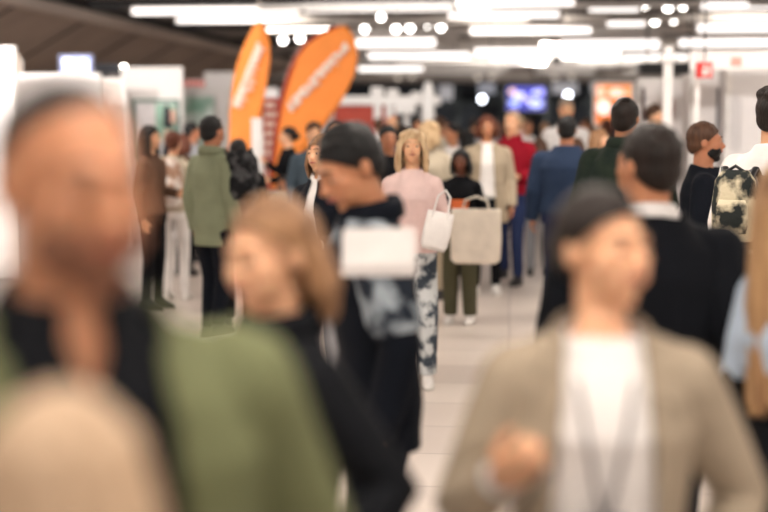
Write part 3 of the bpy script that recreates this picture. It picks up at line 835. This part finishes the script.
# red banner with white lettering between the flags
r, W_, H_ = board('roll_up_banner', 264, 98, 281, 192, 17.4, mat('banner_red', (190, 62, 44)), 'red upright banner with stacked white lettering between the orange flags', 'banner', legs=True)
for k in range(6):
    z = H_ * (.93 - k * .1)
    part('letter', S().box((-W_ * .38, -.01, z - H_ * .032), (W_ * (.18 + .2 * ((k * 7) % 3) / 2), 0, z + H_ * .022)), M_FLAGTXT, r)
r, W_, H_ = board('roll_up_banner', 252, 118, 262, 196, 15.3, M_WHITE2, 'narrow white upright board in front of the slim orange flag', 'banner', legs=True)
board('roll_up_banner', 308, 104, 334, 170, 17.6, mat('banner_pale', (214, 208, 210)), 'pale grey upright banner right of the leaning flag', 'banner', legs=True)
board('booth_fascia', 240, 88, 278, 103, 22.5, M_WHITE, 'white booth fascia board seen between the two flags', 'fascia board', legs=True)

# ------------------------------------------------------------------ right side booths
bw1 = booth_wall(640, 692, 78, 88, 'white booth wall left of the red sign', depth=.9)
bw2 = booth_wall(692, 730, 70, 92, 'narrow white booth wall below the red sign', depth=.9)
bw3 = booth_wall(728, 860, 66, 96, 'large plain white booth wall at the right edge', depth=.9, m=mat('panel_greyer', (212, 208, 208), noise_amt=.01))
r, W_, H_ = board('booth_fascia', 690, 50, 800, 70, 12.9, M_WHITE, 'white fascia board across the top of the right booth', 'fascia board', legs=True)
part('printed_mark', S().box((-.13, -.008, H_ * .2), (-.03, 0, H_ * .65)), mat('mark_blush', (214, 160, 148)), r)
p = on_y(667, 115, 13.2)
top = on_y(667, 46, 13.2).z
c = empty('white_column', (p.x, 13.2, 0), 0, 'slender white square column rising above the right booths', 'column')
part('shaft', S().box((-.045, -.045, 0), (.045, .045, top)), M_WHITE2, c, bevel=.005)
part('capital', S().box((-.09, -.09, on_y(667, 62, 13.2).z), (.09, .09, on_y(667, 57, 13.2).z)), M_WHITE2, c)
part('base', S().box((-.1, -.1, 0), (.1, .1, .03)), M_WHITE2, c)
strip_y = {641: bw1[3], 670: bw1[3], 689: bw1[3] - .0, 716: bw2[3], 900: bw3[3] - .0}
# red sign with a white figure
r, W_, H_ = board('hanging_sign', 696, 62, 713, 78, 12.6, mat('sign_red', (198, 48, 44)), 'square red sign with white symbol hanging over the right booth', 'sign')
part('symbol', S().box((-W_ * .1, -.008, H_ * .15), (W_ * .1, 0, H_ * .6)).ell((0, -.004, H_ * .76), (W_ * .09, .004, H_ * .1)).box((W_ * .22, -.008, H_ * .2), (W_ * .34, 0, H_ * .8)), mat('sign_white', (240, 220, 215)), r)
part('suspension_rod', S().tube([(0, .02, H_), (0, .02, ZC - 2.32)], .008, 8, round_ends=False), M_DARKM, r)
for px0, px1, a, b_, c_, l in ((641, 645, 88, 122, (70, 44, 46), 'narrow dark red poster strip near the lightbox'), (670, 674, 98, 118, (150, 70, 60), 'thin rust poster strip on the white wall right of the column'), (689, 693, 98, 120, (150, 78, 66), 'thin rust red strip poster left of the navy one'), (716, 722, 88, 136, (40, 46, 70), 'narrow navy poster strip above the bearded man')):
    board('poster_strip', px0, a, px1, b_, strip_y[px0] - .0205, mat('strip_%d' % px0, c_), l, 'poster', 'narrow poster strips on the right booth walls', th=.02)
# clothes rail like row of slim white slats by the navy strip
for k in range(4):
    x = 724 + k * 5
    board('slat', x, 96, x + 2, 150, strip_y[900] - .0325, mat('slat_grey', (176, 172, 174)), 'slim grey upright slat on the white wall beside the bearded man, ' + ['leftmost', 'second', 'third', 'rightmost'][k] + ' of four', 'slat', 'slim grey slats right of the navy strip', th=.02)
# ceiling box / ac units on the right
r, W_, H_ = board('ceiling_unit', 640, 62, 700, 74, 20, M_DARKM, 'dark flat unit hanging under the ceiling behind the white column', 'ceiling unit', th=.5, hang=ZC)

# ================================================================== PEOPLE
C_BLACK = cloth('cloth_black', (13, 15, 20)); C_NAVYB = cloth('cloth_midnight', (12, 17, 27)); C_NAVY = cloth('cloth_navy', (34, 46, 66))
C_WHITE = cloth('cloth_white', (232, 228, 226)); C_OLIVE = cloth('cloth_olive', (102, 106, 76)); C_OLIVED = cloth('cloth_olive_dark', (78, 76, 58))
C_SAGE = cloth('cloth_sage', (126, 132, 108)); C_BEIGE = cloth('cloth_beige', (170, 155, 134)); C_TAUPE = cloth('cloth_taupe', (156, 142, 124))
C_RED = cloth('cloth_red', (140, 18, 36)); C_BLUE = cloth('cloth_denim_blue', (62, 84, 116)); C_JEANS = cloth('cloth_jeans', (36, 46, 78))
C_PINK = cloth('cloth_pink', (230, 202, 198)); C_GREEN = cloth('cloth_forest', (38, 48, 40), c2=(30, 40, 36), pattern='blotch')
C_GREY = cloth('cloth_grey', (140, 140, 144)); C_CREAM = cloth('cloth_cream', (196, 184, 164)); C_LBLUE = cloth('cloth_light_blue', (178, 194, 212))
C_BROWN = cloth('cloth_brown', (96, 72, 58)); C_PATT = cloth('cloth_grey_camo', (196, 200, 202), c2=(58, 66, 76), pattern='camo', scale=9)
C_PLAID = cloth('cloth_grey_plaid', (150, 160, 168), c2=(32, 38, 48), pattern='camo', scale=11)
C_TEAL = cloth('cloth_slate', (70, 84, 96))
SH_WHITE = mat('shoe_white', (224, 220, 216), rough=.5); SH_BLACK = mat('shoe_black', (28, 27, 30), rough=.45); SH_TAN = mat('shoe_tan', (140, 98, 66))
def U(kind, m, **k): d = dict(kind=kind, mat=m); d.update(k); return d

# --- foreground
man_olive = person(68, 835, 1.785, 30, 'man in olive jacket over black shirt, short receding dark hair, nearest on the left', head=(16, 4), arms=('down', ((.30, .06, 1.12), (.33, -.02, .88))), walk=.4, width=1.16,
    sk=SK_M, hair='receding', hm=H_DARK, hairline=.14, beard=mat('stubble', (128, 86, 66), rough=.8), vox=.006,
    upper=[U('shirt', C_BLACK, e=.006, neck=1.485, v=1.41, collar=True), U('jacket', C_OLIVE, e=.024, open=(.085, .12), neck=1.46)], lower=C_NAVYB, shoes=SH_BLACK)
head_blond = person(66, 1060, 1.495, 178, 'person with sandy blond hair seen from behind at the bottom left corner', fem=True, hair='bob', hm=H_SAND, hair_len=.14, face=True, sk=SK_L, vox=.007, head=(0, 0),
    upper=[U('cardigan', C_BEIGE, e=.012, hem=.8)], lower=C_NAVYB, shoes=SH_WHITE, zref=1.40)
woman_left = person(275, 530, 1.60, -50, 'woman with light brown hair and black jacket facing left, behind the man in olive', fem=True, head=(14, 8), hair='loose_back', hm=H_LTBR, hair_len=.13, hairline=.088, sk=SK_L, vox=.006,
    arms=('down', ((.28, .12, 1.17), (.31, -.04, 1.06))), walk=.3, upper=[U('top', C_TEAL, e=.0, v=1.36), U('jacket', C_BLACK, e=.02, open=(.03, .06), hem=.78, collar=True)], lower=C_NAVYB, shoes=SH_BLACK)
man_reader = person(379, 345, 1.735, -74, 'man with bowed head and grey patterned black jacket holding white papers', head=(22, 24), lean=4, sk=SK_M, hair='short', hm=H_BLACK, hairline=.075, vox=.007, width=.92,
    arms=('face_low', 'down'), walk=.25, upper=[U('jacket', C_NAVYB, e=.016, collar=True, hem=.78), U('jacket_yoke', C_PLAID, e=.024, hem=1.22, sleeve=.35)], lower=C_NAVYB, shoes=SH_BLACK)
woman_blazer = person(603, 560, 1.62, 2, 'woman in beige blazer over white top with dark hair pulled back, nearest on the right', fem=True, head=(36, -2), sk=SK_L, hair='bun', hm=H_DARK, hairline=.086, vox=.006,
    arms=(((.275, -.02, 1.13), (.20, -.2, 1.235)), 'pocket'), walk=.3, width=1.08, upper=[U('top', C_WHITE, e=.008, neck=1.475), U('blazer', C_TAUPE, e=.024, open=(.078, .118), hem=.72, lapel=True, flare=.02)], lower=C_BLACK, shoes=SH_WHITE)
man_suit = person(650, 345, 1.72, 178, 'man in black suit with white collar seen from behind, right of centre', head=(38, 0), sk=SK_M, hair='short', hm=H_DARK, vox=.007, width=1.17,
    arms=('swing_back', 'down'), walk=.3, upper=[U('shirt', C_WHITE, e=.0, collar=True, collar_open=False, neck=1.50), U('suit_jacket', cloth('suit_black', (12, 15, 22)), e=.024, neck=1.465, hem=.76)], lower=C_NAVYB, shoes=SH_BLACK)
woman_edge = person(802, 420, 1.66, 118, 'woman with long blond brown hair and pale blue sleeve at the right edge', fem=True, sk=SK_L, hair='long', hm=hairm('hair_honey', (186, 148, 106), (120, 86, 60)), hair_len=.5, vox=.008,
    arms=('down', 'down'), width=.95, upper=[U('top', C_BLACK, e=.0, hem=.8), U('shirt', C_LBLUE, e=.014, hem=1.14, sleeve=.5)], lower=C_BLACK, shoes=SH_BLACK)

# --- middle distance
def mid(*a, **k):
    k.setdefault('vox', .010); return person(*a, **k)
mid(150, 112, 1.66, 72, 'woman with long dark hair and dark clothes by the framed poster, facing right', fem=True, hair='long', hm=H_DARK, hair_len=.48, sk=SK_L, upper=[U('jacket', C_BROWN, e=.012)], lower=C_BLACK, arms=('down', 'bent'))
mid(173, 106, 1.60, 175, 'person in white trousers with a white patterned backpack by the booth', fem=True, hair='short', hm=H_AUB, sk=SK_L, upper=[U('shirt', C_CREAM, e=.008)], lower=C_WHITE, shoes=SH_WHITE, arms=('bent', 'down'))
man_sage = mid(212, 130, 1.74, 150, 'man in sage green jacket with black hair seen from behind at the booths', hair='short', hm=H_BLACK, sk=SK_T, width=.9, upper=[U('jacket', C_SAGE, e=.02, hem=.74, collar=True)], lower=C_NAVYB, arms=('down', 'down'), walk=.3)
mid(238, 122, 1.55, 200, 'person in black behind the sage jacket man carrying a dark rucksack', hair='short', hm=H_BLACK, sk=SK_M, upper=[U('jacket', C_BLACK, e=.02)], lower=C_BLACK)
mid(288, 88, 1.62, -80, 'woman in black in front of the leaning orange flag, facing left', fem=True, hair='bun', hm=H_BLACK, sk=SK_L, upper=[U('jacket', C_BLACK, e=.018)], lower=C_BLACK, arms=('up', 'bent'), walk=.5)
mid(283, 96, 1.12, -10, 'child with dark hair below the leaning orange flag', hair='bob', hair_len=.1, hm=H_BLACK, sk=SK_T, fem=True, upper=[U('sweater', C_CREAM, e=.008)], lower=C_GREY)
mid(322, 175, 1.64, -30, 'woman with light brown hair and navy jacket left of the man with papers', fem=True, hair='bob', hm=H_LTBR, hair_len=.12, sk=SK_L, upper=[U('shirt', C_WHITE, e=.002, collar=True), U('jacket', C_NAVYB, e=.018, open=(.03, .06))], lower=C_GREY, arms=('down', 'bent'))
mid(314, 104, 1.68, 20, 'man in slate sweater by the pale banner behind the flags', hair='short', hm=H_BROWN, sk=SK_L, upper=[U('sweater', C_TEAL, e=.012)], lower=C_BLACK)
woman_pink = mid(412, 156, 1.66, 6, 'blond woman in pale pink top with grey patterned trousers, centre left', fem=True, hair='bob', hm=H_BLOND, hair_len=.17, sk=SK_L, upper=[U('top', C_PINK, e=.01)], lower=C_PATT, legs='wide', shoes=SH_WHITE, arms=('bent', 'bent'), walk=.5)
girl = mid(461, 120, 1.47, -8, 'short dark haired woman in black top and olive trousers, centre', fem=True, hair='bob', hm=H_BLACK, hair_len=.12, sk=SK_D, upper=[U('top', C_BLACK, e=.012)], lower=C_OLIVED, legs='wide', shoes=SH_WHITE, arms=('fold', 'bent'))
woman_tote = mid(487, 103, 1.75, 4, 'woman in white shirt and beige cardigan with auburn hair, centre', fem=True, hair='bob', hm=H_AUB, hair_len=.08, sk=SK_M, width=1.15, upper=[U('shirt', C_WHITE, e=.004), U('cardigan', C_BEIGE, e=.022, open=(.05, .085), hem=.7)], lower=C_BLACK, shoes=SH_WHITE, arms=('down', 'down'))
mid(512, 97, 1.79, -24, 'bald fair man in red shirt and navy jeans, centre', hair='short', hm=hairm('hair_pale', (206, 176, 150)), hairline=.10, sk=SK_L, width=1.05, upper=[U('shirt', C_RED, e=.016, collar=True)], lower=C_JEANS, shoes=SH_BLACK, arms=('down', 'bent'), walk=.35)
man_blue = mid(567, 118, 1.74, 176, 'broad man in slate blue shirt seen from behind, right of the red shirt', hair='short', hm=H_BLACK, sk=SK_T, width=1.24, upper=[U('shirt', cloth('cloth_steel_blue', (40, 54, 78)), e=.022)], lower=C_JEANS, arms=('bent', 'down'))
man_green = mid(625, 160, 1.85, 160, 'tall man in dark forest green jacket seen from behind, right of centre', hair='short', hm=H_DARK, sk=SK_M, width=1.08, upper=[U('jacket', C_GREEN, e=.03, collar=True)], lower=C_BLACK, arms=('bent', 'down'), walk=.3)
man_beard = mid(705, 170, 1.705, 84, 'bearded man in navy jacket in profile facing right, by the white booths', hair='short', hm=H_BROWN, sk=SK_T, beard=H_BLACK, upper=[U('jacket', C_NAVYB, e=.022)], lower=C_NAVYB, arms=('down', 'down'))
man_strap = mid(774, 196, 1.87, 150, 'tall person in white shirt with black rucksack strap at the right edge', hair='curly', hm=H_DARK, sk=SK_L, width=1.05, upper=[U('shirt', C_WHITE, e=.018)], lower=C_CREAM, arms=('bent', 'down'))
mid(655, 93, 1.86, 60, 'brown haired person in navy in front of the white booth beside the white column', hair='short', hm=H_BROWN, sk=SK_L, upper=[U('jacket', C_NAVY, e=.02)], lower=C_BLACK)

# --- far crowd: (column, scale, height, yaw, hair style, hair, skin, garment kind, garment, trousers, label)
far = [
 (566, 88, 1.94, 10, 'short', H_GREY, SK_L, 'shirt', C_WHITE, C_GREY, 'tall grey haired man in white shirt in the far crowd below the round lamp'),
 (545, 62, 1.62, 170, 'short', H_LTBR, SK_L, 'shirt', C_LBLUE, C_JEANS, 'person in pale blue shirt in the far crowd below the blue screen'),
 (528, 66, 1.68, 0, 'short', H_BROWN, SK_M, 'shirt', C_WHITE, C_BLACK, 'man in white shirt right behind the man in red'),
 (586, 72, 1.70, -50, 'short', H_BROWN, SK_T, 'shirt', C_WHITE, C_BLACK, 'man in white shirt facing left beside the tall grey haired man'),
 (600, 104, 1.62, 60, 'long', H_LTBR, SK_L, 'top', C_BLACK, C_BLACK, 'woman with long light brown hair left of the man in forest green'),
 (540, 92, 1.50, 180, 'bob', H_BROWN, SK_M, 'cardigan', C_GREY, C_GREY, 'short person in grey cardigan between red shirt and blue shirt'),
 (446, 66, 1.66, 30, 'short', H_DARK, SK_T, 'jacket', C_GREY, C_BLACK, 'man in grey jacket in the far crowd right of the white column'),
 (453, 92, 1.66, -60, 'short', H_BLACK, SK_M, 'shirt', C_WHITE, C_BLACK, 'dark haired man facing left above the short dark haired woman'),
 (429, 106, 1.70, 190, 'bob', H_BLOND, SK_L, 'coat', C_CREAM, C_BEIGE, 'blond person in cream coat seen from behind, right of the woman in pink'),
 (438, 74, 1.72, -70, 'short', H_BROWN, SK_T, 'jacket', C_CREAM, C_BLACK, 'man in cream jacket behind the cream coat'),
 (388, 118, 1.66, 20, 'short', H_BLACK, SK_T, 'jacket', C_BLACK, C_BLACK, 'dark haired man in black just behind the head of the man with papers'),
 (392, 80, 1.74, -20, 'bald', H_GREY, SK_L, 'shirt', C_GREY, C_BLACK, 'balding man in grey by the white posts of the red stand'),
 (404, 92, 1.64, 40, 'bob', H_DARK, SK_M, 'coat', C_NAVYB, C_BLACK, 'dark haired woman in midnight coat left of the cream coat'),
 (474, 56, 1.70, 150, 'short', H_DARK, SK_M, 'jacket', C_BLACK, C_BLACK, 'person in black jacket in the far crowd behind the auburn haired woman'),
 (467, 84, 1.58, 200, 'long', H_BLACK, SK_M, 'jacket', C_BLACK, C_BLACK, 'woman with long black hair behind the short dark haired woman'),
 (497, 52, 1.66, 0, 'short', H_BLACK, SK_T, 'jacket', C_NAVY, C_BLACK, 'person in navy in the far crowd below the round lamp left of the screen'),
 (519, 56, 1.72, 0, 'bob', H_BLOND, SK_L, 'top', C_PINK, C_BLACK, 'blond woman in pink in the far crowd just below the blue screen'),
 (556, 54, 1.64, 180, 'short', H_BLACK, SK_M, 'jacket', C_BLACK, C_BLACK, 'person in black in the far crowd right of the blue screen'),
 (607, 66, 1.70, 150, 'bob', H_AUB, SK_M, 'coat', C_BROWN, C_BLACK, 'auburn haired woman in brown coat below the orange lightbox'),
 (642, 110, 1.58, 175, 'bob', H_DARK, SK_M, 'coat', C_BROWN, C_BLACK, 'woman in brown coat between the forest green man and the white booths'),
 (350, 96, 1.64, 160, 'short', H_BROWN, SK_M, 'jacket', C_TEAL, C_BLACK, 'person in slate jacket in front of the red stand'),
 (335, 80, 1.68, 10, 'bob', H_DARK, SK_L, 'jacket', C_BLACK, C_BLACK, 'woman in black jacket between the pale banner and red stand'),
 (258, 70, 1.52, 30, 'bob', H_BROWN, SK_L, 'cardigan', C_CREAM, C_GREY, 'woman in cream cardigan in front of the slim orange flag'),
 (192, 84, 1.66, 120, 'short', H_BLACK, SK_T, 'shirt', C_GREY, C_BLACK, 'man in grey shirt by the pale green display poster'),
 (183, 92, 1.55, 160, 'bob', H_AUB, SK_M, 'coat', C_BROWN, C_BLACK, 'auburn haired woman in brown coat left of the sage jacket man'),
 (379, 66, 1.70, 170, 'short', H_BROWN, SK_M, 'shirt', C_WHITE, C_BLACK, 'person in white shirt beside the white posts of the stand'),
 (508, 80, 1.60, 190, 'long', H_BROWN, SK_M, 'coat', C_BROWN, C_BLACK, 'woman with long brown hair hidden behind the man in red'),
 (577, 98, 1.52, 170, 'bob', H_BROWN, SK_M, 'shirt', C_WHITE, C_GREY, 'short woman in white behind the shoulder of the blue shirt'),
 (418, 62, 1.70, 0, 'short', H_DARK, SK_M, 'jacket', C_NAVY, C_BLACK, 'man in navy in the far crowd left of the white column'),
 (487, 68, 1.72, 170, 'short', H_BROWN, SK_M, 'shirt', C_GREY, C_BLACK, 'person in grey shirt in the far crowd above the auburn haired woman'),
]
for px, s_, h_, yw, hs_, hm_, sk_, gk, gm, tr, lb in far:
    fm = 'woman' in lb
    person(px, s_, h_, yw, lb, 'people in the far crowd', fem=fm, hair=hs_, hm=hm_, hair_len=.42 if hs_ == 'long' else .1, sk=sk_, upper=[U(gk, gm, e=.016, hem=.7 if gk == 'coat' else .84)], lower=tr,
           vox=.0125, face=abs(((yw + 180) % 360) - 180) < 100, arms=random.choice([('down', 'down'), ('bent', 'down'), ('down', 'bent'), ('fold', 'bent')]), walk=random.choice([0, .25, -.3]))

# ================================================================== THINGS PEOPLE CARRY
def place(o, info, p, rz=0, tilt=0):
    o.location = info['P'](p); o.rotation_euler = (tilt, 0, R(info['yaw']) + rz)
def tote(name, label, w, h_, d, m, hl=.28, group=None):
    r = empty(name, (0, 0, 0), 0, label, 'bag', group)
    g = S().loft([(-h_, w * .42, d * .4), (-h_ + .03, w * .5, d * .5), (-h_ * .5, w * .52, d * .55), (-.03, w * .5, d * .35), (0, w * .49, d * .3)], 28, 3.2)
    part('bag_body', g, m, r, True)
    for q in (-1, 1):
        part('handle', S().tube([(-w * .28, q * d * .3, -.03), (-w * .22, q * d * .25, hl * .7), (0, q * d * .15, hl), (w * .22, q * d * .25, hl * .7), (w * .28, q * d * .3, -.03)], .012, 8, flat=.5), m, r, True)
    return r
def rucksack(label, m, w=.3, h_=.45, d=.17, strap=M_BLACKP):
    r = empty('rucksack', (0, 0, 0), 0, label, 'rucksack')
    part('bag_body', S().loft([(-h_ / 2, w * .42, d * .4), (-h_ / 2 + .04, w * .5, d * .5), (0, w * .52, d * .52), (h_ * .35, w * .46, d * .44), (h_ / 2, w * .3, d * .28)], 28, 2.8), m, r, True)
    part('front_pocket', S().loft([(-h_ * .38, w * .34, d * .2, 0, d * .5), (-h_ * .2, w * .38, d * .24, 0, d * .5), (0, w * .36, d * .2, 0, d * .5), (.03, w * .3, d * .1, 0, d * .5)], 20, 2.8), m, r, True)
    for q in (-1, 1):
        part('strap', S().tube([(q * w * .3, -d * .4, h_ * .4), (q * w * .36, -d * .9, h_ * .52), (q * w * .42, -d * 1.75, h_ * .3), (q * w * .46, -d * 1.7, -.02), (q * w * .46, -d * .6, -h_ * .28)], .018, 10, flat=.45), strap, r, True)
    part('grab_handle', S().tube([(-.04, 0, h_ * .48), (0, 0, h_ * .56), (.04, 0, h_ * .48)], .008, 8), strap, r, True)
    return r
t = tote('tote_bag', 'large white tote bag held in front by the short dark haired woman', .40, .44, .1, cloth('canvas_white', (230, 220, 206)), .1); c = at(476, 124.5, 1.0); c.z = 1.0; t.location = c
t = tote('tote_bag', 'white shopping bag beside the woman in pink top', .17, .24, .08, C_WHITE, .14); c = at(441, 161, 1.1); c.z = 1.15; t.location = c; t.rotation_euler = (0, R(12), 0)
t = rucksack('white and beige patterned rucksack on the person in white trousers', cloth('bag_patterned', (222, 214, 208), c2=(166, 132, 112), pattern='camo', scale=10), strap=C_CREAM)
t.location = at(172, 104, 1.15) ; t.location.z = 1.12; t.rotation_euler = (0, 0, R(175)); t.location += FH * -.32
t = rucksack('black and grey rucksack worn behind the sage jacket man', cloth('bag_black', (70, 70, 72), c2=(20, 21, 24), pattern='camo', scale=12), w=.28, h_=.42)
t.location = at(246, 126, 1.25); t.location.z = 1.27; t.rotation_euler = (0, 0, R(200)); t.location += FH * -.36
t = rucksack('cream and black patterned rucksack beside the bearded man', cloth('bag_cream_leaf', (196, 186, 160), c2=(36, 40, 40), pattern='camo', scale=9), w=.2, h_=.33, d=.13)
t.location = at(734, 214, 1.25); t.location.z = 1.33; t.rotation_euler = (0, 0, R(160))
t = rucksack('black rucksack of the tall person in white at the right edge', M_BLACKP, w=.26, h_=.36, d=.14); place(t, man_strap, (-.02, .36, 1.2))
# papers in the reader's hand
r = empty('paper_stack', (0, 0, 0), 0, 'white papers held at the chest by the man with bowed head', 'papers')
for k in range(4): part('sheet', S().box((-.105, -.006 - k * .004, -.06 + .008 * k), (.105, -.003 - k * .004, .055 + .006 * k)), C_WHITE if k % 2 else M_WHITE, r)
part('folder', S().box((-.112, -.002, -.065), (.112, .003, .06)), M_WHITE, r, bevel=.002)
c = at(379, 400, 1.4); c.z = 1.405; r.location = c; r.scale = (.86, .86, .86); r.rotation_euler = (R(-12), R(-2), R(-8))
# phone in the blazer woman's hand
r = empty('mobile_phone', (0, 0, 0), 0, 'dark phone held low in the hand of the woman in beige blazer', 'phone')
part('phone_body', S().box((-.036, -.004, -.075), (.036, .004, .075)), mat('phone_dark', (52, 34, 34), rough=.3), r, bevel=.003)
part('screen', S().box((-.033, -.0048, -.07), (.033, -.0042, .07)), mat('phone_glass', (20, 20, 24), rough=.1), r)
hw = woman_blazer['A'][0][3]; place(r, woman_blazer, (hw.x + .035, hw.y - .10, hw.z - .02), R(70), R(35))
# phone of the short woman
r = empty('mobile_phone', (0, 0, 0), 0, 'orange phone held by the short dark haired woman in black', 'phone')
part('phone_body', S().box((-.07, -.006, -.04), (.07, .006, .04)), mat('phone_orange', (226, 110, 52), rough=.4), r, bevel=.003)
part('camera_bump', S().box((.03, -.01, .0), (.06, -.006, .03)), M_BLACKP, r)
place(r, girl, (.05, -.33, 1.22))
# lanyard and badge
r = empty('lanyard', (0, 0, 0), 0, 'dark thin lanyard with badge hanging over the white top', 'lanyard')
PL = lambda p: woman_blazer['P'](p)
def band(pts, nm, m, rad=.0045):
    o = part(nm, S().tube([PL(p) for p in pts], rad, 8, flat=.6), m, r, True); return o
LM = mat('lanyard_grey', (96, 92, 96))
for q in (-1, 1): band([(q * .06, .0, 1.475), (q * .062, -.075, 1.43), (q * .05, -.115, 1.38), (q * .036, -.145, 1.3), (q * .018, -.145, 1.2), (0, -.135, 1.13)], 'strap', LM)
bp = PL((0, -.14, 1.08)); bb = part('badge', S().box((-.04, -.003, -.055), (.04, .003, .055)), mat('badge_dark', (70, 66, 74), c2=(150, 146, 150), pattern='camo', scale=20), r, bevel=.002); bb.location = bp; bb.rotation_euler = (0, 0, R(8))
part('badge_insert', S().box((-.03, -.0045, -.01), (.03, -.003, .04)), mat('badge_card', (206, 200, 200)), bb)
